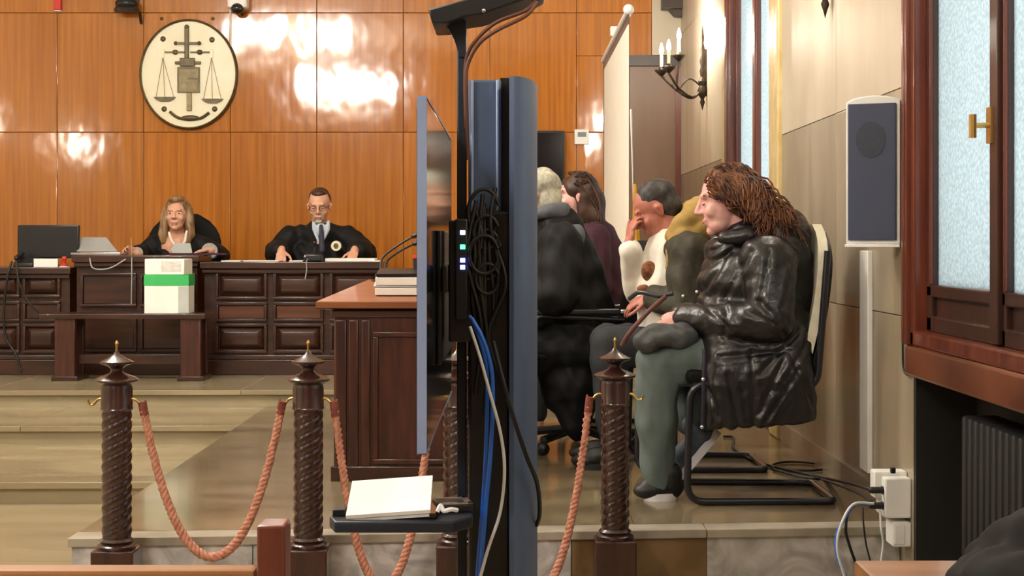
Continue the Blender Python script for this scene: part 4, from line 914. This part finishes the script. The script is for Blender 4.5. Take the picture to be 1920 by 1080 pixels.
def hand(m, w, d, n, s=1.0, curl=.35, side=1, spread=.05):
    """wrist w, finger direction d, n = direction the palm faces, side = +1 thumb on d x n side"""
    d = V(d).normalized(); n = V(n); n = (n-d*n.dot(d)).normalized(); sd = d.cross(n)*side
    w = V(w); R = Matrix((d, sd, n)).transposed()
    m.ell(w+d*.045*s, (.052*s,.040*s,.016*s), R, 14, 8); m.cap(w-d*.02*s, w+d*.02*s, .026*s, .025*s, 10)
    for k, (L, off) in enumerate([(.072,.031),(.08,.0105),(.075,-.0105),(.058,-.031)]):
        p = w+d*(.083-.006*abs(k-1.2))*s+sd*off*s; a = curl*.8; dd = d+sd*(spread*(1.5-k)); dd.normalize()
        for j, fr in enumerate((.45,.32,.23)):
            v2 = (dd*math.cos(a)+n*math.sin(a)); q2 = p+v2*L*fr*s
            m.cap(p, q2, (.0088-.0008*j)*s, (.0082-.0008*j)*s, 9); p = q2; a += curl
    p = w+d*.025*s+sd*.03*s
    for j, (L, th) in enumerate(((.042,.75),(.032,.4),(.026,.15))):
        v2 = (d*math.cos(th)+sd*math.sin(th)+n*.35*curl); v2.normalize(); q2 = p+v2*L*s; m.cap(p, q2, (.0115-.001*j)*s, (.0105-.001*j)*s, 9); p = q2
def limb(m, pts, rs):
    for i in range(len(pts)-1): m.cap(pts[i], pts[i+1], rs[i], rs[i+1])
def person(me, label, m): return link(me, 'person', m, label=label, cat='person', smooth=180)
def child(mb, name, m, par, vox=.008, sm=3, deform=None, label=None): return link(remesh(mb, vox, sm, deform), name, m, par, smooth=180, label=label)
def shoe(par, heel, toe, up, upper, sole_m):
    heel, toe = V(heel), V(toe); d = (toe-heel); L = d.length; B = basis(d, up)
    def q(a, b, c): return heel+B @ V((a,b,c))
    m = MB(); m.ell(q(L*.16,0,.05),(.05,.038,.05),B); m.ell(q(L*.45,0,.05),(.09,.04,.045),B); m.ell(q(L*.76,0,.035),(.075,.045,.034),B)
    m.cap(q(L*.18,0,.05), q(L*.15,0,.1), .042, .042)
    s = child(m, 'shoe', upper, par, .006, 2)
    sm = MB(); n = 20
    out_ = []
    for k in range(n):
        a = 2*math.pi*k/n; out_.append((L*.5+L*.53*math.cos(a), (.043+.006*math.cos(a))*math.sin(a)))
    rows = [[q(a,b,c) for a, b in out_] for c in (-.004,.012,.026)]
    build(sm.ring(rows), 'sole', sole_m, s, smooth=50)
    return s
def strands(n, rootf, pathf, r, sides=5, seg=14):
    m = MB()
    for i in range(n):
        pts = pathf(i, rootf(i)); m.tube(pts, r*random.uniform(.7,1.2), sides, r*.35)
    return m
# --- the big seated person in the leather jacket, facing -x --------------------------------
D = 5.95
def q1(x, y, dy=0): p = P(x,y,D); return V((p.x, D+dy, p.z))
B = basis((-1,.05,-.16)); hc = q1(1362,376)
body = MB(); hq = head(body, hc, B, 1.06, 1.15, True)
limb(body, [q1(1385,412),q1(1415,455)], [.062,.075])
limb(body, [q1(1420,470),q1(1425,560),q1(1435,660)], [.12,.16,.17])
for s in (-1,1): limb(body, [q1(1420,470),q1(1425,478,s*.17),q1(1425,590,s*.25)], [.06,.06,.05])
limb(body, [q1(1425,590,-.25),q1(1345,600,-.2),q1(1285,592,-.1)], [.05,.04,.03])
limb(body, [q1(1425,590,.25),q1(1350,600,.2),q1(1290,595,.06)], [.05,.04,.03])
hand(body, q1(1286,590,-.1), (-1,.2,-.25), (.2,.75,-.6), 1.0, .5, 1)
hand(body, q1(1290,596,.06), (-1,-.2,-.1), (.2,-.4,-1), 1.0, .4, -1)
limb(body, [q1(1430,680,-.1),q1(1232,668,-.11),q1(1226,880,-.11)], [.1,.06,.04])
limb(body, [q1(1430,680,.1),q1(1245,668,.13),q1(1312,830,.03)], [.1,.06,.035])
per1 = person(remesh(body,.0055,2), 'person in a black leather jacket with long curly auburn hair seated on the cream chair', 'skin_pink')
face_bits(per1, hq, B, 1.06, 'hair_auburn', True)
segs = [((1300,690),(1345,800)),((1345,690),(1365,790)),((1387,650),(1392,785)),((1400,760),(1450,650)),((1410,775),(1470,680)),((1455,650),(1500,750)),((1480,610),(1400,690)),((1500,620),(1430,720)),
        ((1330,660),(1440,650)),((1330,470),(1400,440)),((1300,520),(1380,455)),((1390,470),(1345,560)),((1360,470),(1310,550)),((1420,470),(1400,560)),((1470,480),(1440,570)),((1300,560),(1350,610)),((1400,560),(1445,620)),((1380,580),(1430,600)),((1340,620),(1345,575))]
SG = [((a[0]-HX)/F*D, CZ-(a[1]-HY)/F*D, (b[0]-HX)/F*D, CZ-(b[1]-HY)/F*D) for a, b in segs]
def leather_fold(co, nr):
    d = np.zeros(len(co))
    for x0, z0, x1, z1 in SG:
        dx, dz = x1-x0, z1-z0; L2 = dx*dx+dz*dz
        t = np.clip(((co[:,0]-x0)*dx+(co[:,2]-z0)*dz)/L2, 0, 1)
        ds = np.hypot(co[:,0]-x0-t*dx, co[:,2]-z0-t*dz)
        d += np.where(nr[:,1] < .3, -.0055*np.exp(-(ds/.007)**2)+.0035*np.exp(-((ds-.02)/.012)**2), 0)
    d += .0014*np.sin(co[:,0]*55+co[:,2]*38+2.5*np.sin(co[:,2]*31+co[:,1]*22))+.001*np.sin(co[:,2]*85-co[:,0]*47+2*np.sin(co[:,0]*40))
    return co+nr*d[:,None]
jk = MB()
limb(jk, [q1(1408,452),q1(1450,500),q1(1450,560)], [.115,.16,.185]); jk.ell(q1(1412,600),(.235,.26,.2)); jk.ell(q1(1405,530),(.2,.24,.16))
jk.ell(q1(1470,470),(.1,.2,.12)); jk.ell(q1(1483,436),(.075,.16,.075)); limb(jk, [q1(1450,440,-.1),q1(1475,425),q1(1450,440,.1)], [.07,.08,.07])
jk.ell(q1(1360,470),(.08,.14,.06))
for s in (-1,1):
    jk.ell(q1(1425,490,s*.2),(.11,.085,.1)); limb(jk, [q1(1425,490,s*.2),q1(1425,590,s*.275)], [.105,.085])
    limb(jk, [q1(1425,592,s*.275),q1(1345,603,s*.2),q1(1280,594,-.1 if s < 0 else .06)], [.085,.07,.052])
# skirt of the jacket hanging over the seat
rows = []
for k in range(9):
    u = k/8; zz = q1(0,585).z*(1-u)+q1(0,783).z*u
    x0_, x1_ = q1(1306-10*u,0).x, q1(1508+6*u,0).x; cx, rx = (x0_+x1_)/2, (x1_-x0_)/2; ry = .21+.105*min(1,u*1.9)**.7-.01*u
    rows.append([V((cx+rx*(abs(math.cos(a))**.35)*math.copysign(1,math.cos(a)), D+ry*(abs(math.sin(a))**.4)*math.copysign(1,math.sin(a)), zz+.022*math.cos(a)*u)) for a in [2*math.pi*j/40+.01 for j in range(40)]])
jk.ring(rows)
jac = child(jk, 'leather_jacket', 'leather', per1, .0075, 3, leather_fold)
build(MB().tube(bez([q1(1304,645,-.29),q1(1302,700,-.30),q1(1300,785,-.29)],12),.009,8), 'zip_edge', 'leather_edge', jac, smooth=60)
for (x, y) in ((1300,698),(1298,783),(1297,545),(1272,553)): build(MB().ell(q1(x,y,-.308 if y > 600 else -.17),.008), 'snap_button', 'silver', jac)
# collar
cm = MB(); limb(cm, [q1(1352,447,-.1),q1(1395,443,-.12),q1(1445,430,-.08),q1(1455,428,.08),q1(1395,443,.12),q1(1352,447,.1)], [.03,.038,.045,.045,.038,.03])
child(cm, 'collar', 'leather', jac, .008, 2)
tr_ = MB()
limb(tr_, [q1(1430,685,-.1),q1(1330,668,-.12),q1(1228,676,-.11)], [.12,.108,.088]); limb(tr_, [q1(1228,676,-.11),q1(1226,790,-.11),q1(1228,896,-.11)], [.088,.08,.056])
limb(tr_, [q1(1430,685,.1),q1(1330,668,.12),q1(1245,676,.13)], [.12,.1,.085]); limb(tr_, [q1(1245,676,.13),q1(1272,745,.1),q1(1293,795,.05)], [.085,.07,.056])
tr_.ell(q1(1430,675),(.16,.2,.12))
def cloth_fold(a):
    def f(co, nr):
        d = a*(np.sin(co[:,2]*48+co[:,0]*30+2*np.sin(co[:,0]*25))+.6*np.sin(co[:,0]*70-co[:,2]*22+1.5*np.sin(co[:,1]*40)))
        return co+nr*d[:,None]
    return f
child(tr_, 'trousers', 'trousers', per1, .008, 3, cloth_fold(.003))
h0 = q1(1262,905,-.11); h0.z = .002; t0_ = q1(1203,905,-.13); t0_.z = .002; h0.x += .0
shoe(per1, h0, t0_, (0,0,1), 'shoe_black', 'shoe_white')
tt = q1(1254,922,.0); tt.z = .012; th = q1(1348,814,.0)
shoe(per1, th, tt, (-.75,0,.55), 'shoe_grey', 'shoe_white')
# curly hair: cap + locks
hm = MB(); hm.ell(hq(-.03,0,.048),(.112,.094,.092),B); hm.ell(hq(-.09,0,-.02),(.085,.095,.1),B); hm.ell(q1(1432,410),(.09,.11,.07)); hm.ell(q1(1462,430),(.07,.12,.06))
for s in (-1,1): hm.ell(hq(-.035,s*.07,-.005),(.055,.026,.065),B)
hair = child(hm, 'hair', 'hair_auburn', per1, .009, 2, cloth_fold(.006))
def lock(i, root):
    n = 16; pts = []; ph = random.uniform(0,6.28); end = q1(random.uniform(1405,1500), random.uniform(412,462), max(-.17,min(.17,(root.y-D)*1.5+random.uniform(-.06,.06))))
    mid = root.lerp(end,.5)+V((.02,0,.03))+V((0,(root.y-D)*.35,0))
    for k in range(n):
        u = k/(n-1); p = root*(1-u)**2+mid*2*u*(1-u)+end*u*u
        p += V((math.sin(ph+u*17),math.cos(ph+u*17),math.sin(ph+u*19)))*.010*min(1,u*3+.35); pts.append(p)
    return pts
def rootp(i):
    a = random.uniform(-1.45,1.45); b_ = random.uniform(.1,1.0)
    th = random.uniform(.25,2.2); a = random.choice((a, math.copysign(random.uniform(1.0,1.9),a))); return hq(-.035+.105*math.cos(th), .1*math.sin(a)*(.6+.4*math.sin(th)), .04+.096*math.cos(a)*max(.3,math.sin(th+.2)))
build(strands(620, rootp, lock, .0048), 'curly_locks', 'hair_auburn', hair, smooth=80)
# bag on the lap
D_ = D-.16
bag = thing('handbag', 'grey soft bag with a reddish strap on the lap of the person in leather', 'bag', P(1235,660,D_))
bm_ = MB(); bm_.ell(P(1245,628,D_),(.10,.09,.045)); bm_.ell(P(1215,640,D_),(.06,.08,.04)); bm_.ell(P(1275,630,D_),(.07,.08,.05))
link(remesh(bm_,.008,3,crease(.0025)), 'pouch', 'bag_grey', bag, smooth=180)
build(MB().tube(bez([P(1166,648,D_-.03),P(1180,625,D_-.05),P(1215,585,D_-.05),P(1248,556,D_-.03)],14),.009,8), 'strap', 'bag_strap', bag, smooth=60)
build(MB().tube(bez([P(1180,560,D_+.1),P(1200,548,D_+.05),P(1235,555,D_),P(1262,550,D_-.02)],14),.009,8), 'upper_strap', 'leather_edge', bag, smooth=60)
# --- person with mustard hood, head bowed, hand at the face --------------------------------
D2 = 6.75
def q2(x, y, dy=0): p = P(x,y,D2); return V((p.x, D2+dy, p.z))
B = basis((-1,.0,-.62)); hc = q2(1230,392)
body = MB(); hq2 = head(body, hc, B, 1.0, 1.1)
limb(body, [q2(1248,415),q2(1275,455)], [.06,.07]); limb(body, [q2(1285,480),q2(1300,560),q2(1310,640)], [.12,.14,.15])
for s in (-1,1): limb(body, [q2(1280,465),q2(1280,475,s*.16)], [.06,.06])
limb(body, [q2(1280,475,-.16),q2(1275,570,-.21),q2(1215,555,-.1)], [.055,.045,.03])
limb(body, [q2(1280,475,.16),q2(1200,545,.1),q2(1178,462,-.05)], [.055,.045,.03])
hand(body, q2(1179,458,-.05), (.1,0,1), (.95,.3,-.1), .95, .5, 1)
hand(body, q2(1215,555,-.1), (-1,.3,-.4), (0,.5,-1), .95, .4, 1)
limb(body, [q2(1320,650,-.1),q2(1140,640,-.12),q2(1150,830,-.12)], [.09,.06,.04]); limb(body, [q2(1320,650,.1),q2(1140,640,.12),q2(1150,830,.12)], [.09,.06,.04])
per2 = person(remesh(body,.0055,2), 'person in an olive jacket with mustard hood resting the bowed face on one hand', 'skin_ruddy')
face_bits(per2, hq2, B, 1.0, 'hair_black', True)
hm = MB(); hm.ell(hq2(-.022,0,.042),(.098,.081,.084),B); hm.ell(hq2(-.055,0,-.005),(.06,.079,.075),B)
child(hm, 'hair', 'hair_black', per2, .007, 2, cloth_fold(.002))
m = MB(); limb(m, [q2(1262,468),q2(1255,540),q2(1262,640)], [.12,.145,.16]); limb(m, [q2(1275,478,.16),q2(1200,545,.1),q2(1180,470,-.05)], [.085,.068,.052])
sh2 = child(m, 'white_shirt', 'white_shirt', per2, .008, 3, cloth_fold(.003))
rows = []
pc = q2(1212,508,-.10)
build(MB().ell(q2(1214,508,-.085),(.035,.022,.045)), 'brown_print', 'shirt_print', sh2); build(MB().ell(q2(1206,540,-.085),(.035,.022,.018)), 'brown_print', 'shirt_print', sh2)
m = MB(); limb(m, [q2(1300,462),q2(1312,540),q2(1320,650)], [.12,.17,.19]); m.ell(q2(1285,470,-.15),(.11,.08,.085)); m.ell(q2(1290,470,.14),(.1,.08,.085))
limb(m, [q2(1285,475,-.17),q2(1275,570,-.23)], [.1,.08]); limb(m, [q2(1275,570,-.23),q2(1222,556,-.12)], [.08,.055])
child(m, 'olive_jacket', 'olive_jacket', per2, .008, 3, cloth_fold(.004))
m = MB(); limb(m, [q2(1252,440,-.115),q2(1283,415,-.12),q2(1305,398,-.06),q2(1308,396,.06),q2(1285,412,.12),q2(1255,440,.11)], [.03,.05,.065,.065,.05,.03]); limb(m, [q2(1270,440,-.15),q2(1310,432,-.12),q2(1325,432,0),q2(1312,432,.12)], [.03,.045,.05,.045])
limb(m, [q2(1256,445,-.14),q2(1246,470,-.17),q2(1243,500,-.18)], [.02,.016,.012])
child(m, 'mustard_hood', 'mustard', per2, .008, 2, cloth_fold(.004))
m = MB(); limb(m, [q2(1320,655,-.1),q2(1142,645,-.12),q2(1150,815,-.12)], [.11,.085,.065]); limb(m, [q2(1320,655,.1),q2(1142,645,.12),q2(1150,815,.12)], [.11,.085,.065]); m.ell(q2(1320,650),(.14,.18,.11))
child(m, 'trousers', 'dark_trousers', per2, .01, 3, cloth_fold(.003))
for s in (-.12,.12):
    a = q2(1165,840,s); b = q2(1120,840,s); a.z = b.z = .002; b.x = a.x-.2
    shoe(per2, a, b, (0,0,1), 'shoe_black', 'shoe_black')
# --- woman with long brown hair --------------------------------------------------------------
D3 = 8.1
def q3(x, y, dy=0): p = P(x,y,D3); return V((p.x, D3+dy, p.z))
B = basis((-1,-.12,.0)); hc = q3(1080,368)
body = MB(); hq3 = head(body, hc, B, .97, .95)
limb(body, [q3(1085,395),q3(1100,430)], [.05,.06]); limb(body, [q3(1115,455),q3(1135,530),q3(1150,610)], [.11,.12,.14])
for s in (-1,1): limb(body, [q3(1112,440),q3(1112,450,s*.15),q3(1115,540,s*.19),q3(1060,560,s*.12)], [.05,.05,.042,.03]); 
hand(body, q3(1060,560,-.12), (-1,.2,-.2), (0,.3,-1), .9, .4, 1); hand(body, q3(1060,560,.12), (-1,-.2,-.2), (0,-.3,-1), .9, .4, -1)
limb(body, [q3(1150,620,-.1),q3(1000,620,-.1),q3(1005,790,-.1)], [.09,.055,.04]); limb(body, [q3(1150,620,.1),q3(1000,620,.1),q3(1005,790,.1)], [.09,.055,.04])
per3 = person(remesh(body,.006,2), 'person with long wavy brown hair and burgundy top beside the grey-haired lawyer', 'skin_pink')
face_bits(per3, hq3, B, .97, 'hair_brown', True)
hm = MB(); hm.ell(hq3(-.025,0,.043),(.103,.09,.089),B); limb(hm, [hq3(-.06,0,.0),q3(1108,410),q3(1118,450),q3(1124,468)], [.09,.082,.062,.04]); hm.ell(hq3(-.035,.065,-.03),(.05,.03,.085),B); hm.ell(hq3(-.035,-.065,-.03),(.05,.03,.085),B)
hair = child(hm, 'hair', 'hair_brown', per3, .008, 2, cloth_fold(.004))
def lock3(i, root):
    pts = []; ph = random.uniform(0,6.28); end = q3(random.uniform(1095,1136), random.uniform(440,485), random.uniform(-.1,.1)); mid = root.lerp(end,.45)+V((.055,0,.02))
    for k in range(14):
        u = k/13; p = root*(1-u)**2+mid*2*u*(1-u)+end*u*u; pts.append(p+V((math.sin(ph+u*9),math.cos(ph+u*9),0))*.008*u)
    return pts
def root3(i):
    a = random.uniform(-1.4,1.4); return hq3(random.uniform(-.07,.04), .09*math.sin(a), .045+.088*math.cos(a))
build(strands(130, root3, lock3, .008), 'wavy_locks', 'hair_brown', hair, smooth=80)
m = MB(); limb(m, [q3(1115,452),q3(1138,530),q3(1150,615)], [.13,.15,.17])
for s in (-1,1): limb(m, [q3(1112,448,s*.13),q3(1118,540,s*.2)], [.085,.07]); limb(m, [q3(1118,540,s*.2),q3(1068,560,s*.12)], [.07,.045])
child(m, 'burgundy_top', 'burgundy', per3, .009, 3, cloth_fold(.003))
m = MB(); 
for s in (-1,1): limb(m, [q3(1150,625,s*.1),q3(1000,625,s*.1),q3(1005,770,s*.1)], [.11,.08,.06])
m.ell(q3(1150,620),(.14,.17,.1)); child(m, 'trousers', 'dark_trousers', per3, .01, 3)
for s in (-.1,.1):
    a = q3(1012,800,s); a.z = .002; b = a+V((-.2,0,0)); shoe(per3, a, b, (0,0,1), 'shoe_black', 'shoe_black')
# --- grey-haired lawyer in a black gown ----------------------------------------------------------
D4 = 7.25
def q4(x, y, dy=0): p = P(x,y,D4); return V((p.x, D4+dy, p.z))
B = basis((-1,.15,-.2)); hc = q4(1003,366)
body = MB(); hq4 = head(body, hc, B, 1.0, 1.05)
limb(body, [q4(1020,395),q4(1040,425)], [.058,.07]); limb(body, [q4(1050,455),q4(1065,540),q4(1080,640)], [.12,.13,.15])
for s in (-1,1): limb(body, [q4(1045,440),q4(1045,450,s*.17),q4(1040,545,s*.22),q4(970,560,s*.15)], [.06,.06,.048,.032])
hand(body, q4(970,560,-.15), (-1,.1,-.1), (0,.2,-1), 1, .3, 1); hand(body, q4(970,560,.15), (-1,-.1,-.1), (0,-.2,-1), 1, .3, -1)
limb(body, [q4(1085,650,-.1),q4(935,640,-.11),q4(940,825,-.11)], [.09,.06,.04]); limb(body, [q4(1085,650,.1),q4(935,640,.11),q4(940,825,.11)], [.09,.06,.04])
per4 = person(remesh(body,.006,2), 'grey-haired lawyer in a black gown seated behind the television stand', 'skin')
face_bits(per4, hq4, B, 1.0, 'hair_grey')
hm = MB(); hm.ell(hq4(-.03,0,.042),(.103,.088,.088),B); hm.ell(hq4(-.06,0,-.03),(.065,.085,.085),B)
child(hm, 'hair', 'hair_grey', per4, .007, 2, cloth_fold(.004))
m = MB(); limb(m, [q4(1048,435),q4(1062,500),q4(1078,600),q4(1085,650)], [.125,.165,.2,.2]); m.ell(q4(1035,420),(.08,.14,.06))
for s in (-1,1): m.ell(q4(1048,450,s*.17),(.1,.08,.085)); limb(m, [q4(1050,455,s*.18),q4(1045,550,s*.25)], [.1,.1]); limb(m, [q4(1045,550,s*.25),q4(985,562,s*.16)], [.1,.085])
limb(m, [q4(1085,650),q4(1070,720,-.1),q4(1078,790,-.16)], [.2,.15,.07]); limb(m, [q4(1085,650,-.12),q4(938,655,-.12),q4(943,790,-.12)], [.13,.11,.08]); limb(m, [q4(1085,650,.12),q4(938,655,.12),q4(943,790,.12)], [.13,.11,.08])
gw = child(m, 'black_gown', 'gown', per4, .009, 4, cloth_fold(.004))
m = MB(); limb(m, [q4(1000,408,-.07),q4(1025,398,-.1),q4(1050,396,-.06),q4(1054,396,.06),q4(1025,398,.1)], [.02,.035,.045,.045,.03]); m.ell(q4(1078,440,-.13),(.045,.03,.055))
child(m, 'grey_hood', 'grey_collar', gw, .008, 2, cloth_fold(.003))
for s in (-.11,.11):
    a = q4(955,850,s); a.z = .002; shoe(per4, a, a+V((-.2,0,0)), (0,0,1), 'shoe_black', 'shoe_black')
# --- the two at the bench, facing -y -------------------------------------------------------------
def qj(x, y, D): return P(x,y,D)
def judge(cx, hy, Dh, sh_y, hw, elbows, hands, label, skin, up, s=1.0, hdy=0):
    B = basis((0,-1,up)); hc = qj(cx,hy,Dh); b = MB(); hqj = head(b, hc, B, s)
    limb(b, [hc+V((0,.02,-.06)), qj(cx,sh_y,Dh+.05)], [.052,.06])
    ch = qj(cx,sh_y+20,Dh+.05); hip = V((ch.x,Dh+.12,.62)); limb(b, [ch,(ch+hip)/2,hip], [.12,.13,.15])
    W = []
    for k, sg in enumerate((-1,1)):
        shd = qj(cx,sh_y,Dh+.05)+V((sg*hw,0,-.05)); e = qj(*elbows[k]); w_ = qj(*hands[k]); W.append((shd,e,w_))
        limb(b, [qj(cx,sh_y,Dh+.05),shd,e,w_], [.06,.055,.042,.028])
        limb(b, [hip+V((sg*.1,0,0)), hip+V((sg*.1,-.45,.0)), hip+V((sg*.1,-.43,-.45))], [.09,.06,.04])
    return b, B, hqj, ch, hip, W
b, B, hqj, ch, hip, W = judge(332,402,10.92,446,.15,[(268,482,10.95),(408,482,10.95)],[(256,474,10.62),(392,470,10.58)],'',None,.04,.98)
hand(b, W[0][2], (-.75,-.5,.35), (.5,-.6,-.6), .9, .8, -1); hand(b, W[1][2], (-.8,-.5,-.05), (-.1,-.2,-1), .9, .35, 1)
pw = person(remesh(b,.0055,2), 'blonde woman in a black robe with lace cuffs seated at the bench', 'skin')
face_bits(pw, hqj, B, .98, 'hair_blond')
hm = MB(); hm.ell(hqj(-.03,0,.045),(.1,.092,.09),B); hm.ell(hqj(.045,0,.105),(.04,.055,.025),B)
for s in (-1,1):
    limb(hm, [hqj(-.015,s*.075,.03),hqj(-.0,s*.09,-.06),hqj(.01,s*.098,-.15),hqj(.02,s*.09,-.2)], [.035,.036,.034,.022])
hm.ell(hqj(-.06,0,-.08),(.05,.095,.1),B)
hair = child(hm, 'hair', 'hair_blond', pw, .007, 2, cloth_fold(.003))
m = MB(); limb(m, [ch+V((0,.04,-.04)),(ch+hip)/2,hip], [.125,.16,.19]); m.ell(ch+V((0,.0,-.11)),(.2,.15,.1)); m.ell(ch+V((-.06,.0,-.05)),(.06,.135,.08)); m.ell(ch+V((.06,.0,-.05)),(.06,.135,.08))
for k, sg in enumerate((-1,1)):
    a, e, w_ = W[k]; limb(m, [ch+V((0,.06,.02)),a], [.07,.078]); limb(m, [a,e], [.08,.085]); limb(m, [e,w_.lerp(e,.25)], [.085,.07]); limb(m, [hip+V((sg*.1,0,0)),hip+V((sg*.1,-.42,0))], [.13,.1])
rb = child(m, 'black_robe', 'gown', pw, .008, 3, cloth_fold(.004))
for k in (0,1):
    a, e, w_ = W[k]; dd = (w_-e).normalized()
    build(MB().tube([w_-dd*.085, w_-dd*.06, w_-dd*.03, w_-dd*.01],.055 if k else .042,18), 'lace_cuff', 'lace', rb, smooth=50)
c0 = qj(332,440,10.80)
m = MB(); limb(m, [qj(317,436,10.78),qj(322,452,10.77),qj(334,468,10.76)], [.009,.011,.006]); limb(m, [qj(350,434,10.78),qj(347,452,10.77),qj(336,468,10.76)], [.009,.011,.006])
child(m, 'white_collar', 'white_shirt', rb, .005, 1)
build(MB().ell(qj(303,424,10.8),(.03,.02,.022)), 'hair_clip', 'skin_ruddy', hair) if False else None
# paper in her hands
t = thing('case_file', 'grey and maroon case file held open by the blonde woman', 'file', qj(352,478,10.5))
build(MB().extr([(X(322,10.5),Z(468,10.5)),(X(330,10.5),Z(456,10.5)),(X(358,10.5),Z(456,10.5)),(X(362,10.5),Z(474,10.5)),(X(328,10.5),Z(476,10.5))],'y',10.47,10.485), 'pages', 'grey_card', t)
build(MB().box((X(318,10.4),10.36,mt+.002),(X(425,10.4),10.5,mt+.014)), 'cover', 'burgundy', t)
build(MB().tube([qj(247,480,10.48),qj(246,445,10.52)],.0035,6), 'pen', 'brass', label='thin pen held upright in the blonde woman\'s fist', cat='pen')
# the man
b, B, hqj, ch, hip, W = judge(599,386,10.92,432,.2,[(520,474,10.9),(682,474,10.9)],[(528,470,10.6),(664,470,10.6)],'',None,-.22,1.0)
hand(b, W[0][2], (.05,-.75,-.65), (0,.4,-1), .95, .3, 1); hand(b, W[1][2], (-.1,-.75,-.62), (0,.4,-1), .95, .3, -1)
pm = person(remesh(b,.0055,2), 'robed man with glasses, tie and round badge reading at the bench', 'skin')
face_bits(pm, hqj, B, 1.0, 'hair_dark_brown', True)
hm = MB(); hm.ell(hqj(-.038,0,.045),(.084,.081,.084),B); hm.ell(hqj(.01,0,.095),(.06,.055,.027),B)
child(hm, 'hair', 'hair_dark_brown', pm, .006, 2, cloth_fold(.0015))
m = MB(); m.ell(hqj(.078,0,-.098),(.02,.028,.018),B); limb(m, [hqj(.094,-.022,-.055),hqj(.085,-.03,-.08)], [.006,.006]); limb(m, [hqj(.094,.022,-.055),hqj(.085,.03,-.08)], [.006,.006])
child(m, 'goatee', 'hair_grey', pm, .005, 1)
gm_ = MB()
for s in (-1,1):
    gm_.tube([hqj(.098,s*.034+.024*math.cos(a),.0+.017*math.sin(a)) for a in [k*math.pi/8 for k in range(17)]],.0022,6)
    gm_.tube([hqj(.098,s*.058,.006),hqj(0,s*.08,.008)],.002,5)
gm_.tube([hqj(.098,-.01,.004),hqj(.098,.01,.004)],.002,5)
build(gm_, 'glasses', 'black_plastic', pm)
m = MB(); limb(m, [ch+V((0,.02,.02)),(ch+hip)/2,hip], [.14,.17,.19])
for k, sg in enumerate((-1,1)):
    a, e, w_ = W[k]; limb(m, [ch+V((0,.02,.05)),a], [.075,.085]); limb(m, [a,e], [.09,.095]); limb(m, [e,w_.lerp(e,.3)], [.095,.08]); limb(m, [hip+V((sg*.1,0,0)),hip+V((sg*.1,-.42,0))], [.13,.1])
m.ell(ch+V((0,.03,.0)),(.26,.1,.095)); m.ell(ch+V((0,.0,-.13)),(.26,.16,.16)); rb = child(m, 'black_robe', 'gown', pm, .008, 3, cloth_fold(.004))
yf = 10.80
m = MB(); limb(m, [qj(588,418,yf),qj(590,430,yf-.01),qj(598,455,yf-.035)], [.012,.018,.008]); limb(m, [qj(616,416,yf),qj(614,430,yf-.01),qj(604,455,yf-.035)], [.012,.018,.008]); m.ell(qj(602,432,yf),(.05,.025,.05))
child(m, 'shirt_collar', 'shirt_blue', rb, .005, 1)
m = MB(); limb(m, [qj(602,424,yf-.03),qj(603,445,yf-.045),qj(604,470,yf-.06)], [.014,.018,.022])
child(m, 'tie', 'tie_dark', rb, .005, 1)
bc = qj(631,461,yf-.035)
bd = build(MB().extr([(bc.x+.035*math.cos(a),bc.z+.035*math.sin(a)) for a in [k*math.pi/12 for k in range(24)]],'y',bc.y-.035,bc.y+.03), 'badge', 'cream_plate', rb)
build(MB().extr([(bc.x+.018*math.cos(a),bc.z+.02*math.sin(a)) for a in [k*math.pi/3 for k in range(6)]],'y',bc.y-.04,bc.y-.034), 'badge_crest', 'bronze', bd)
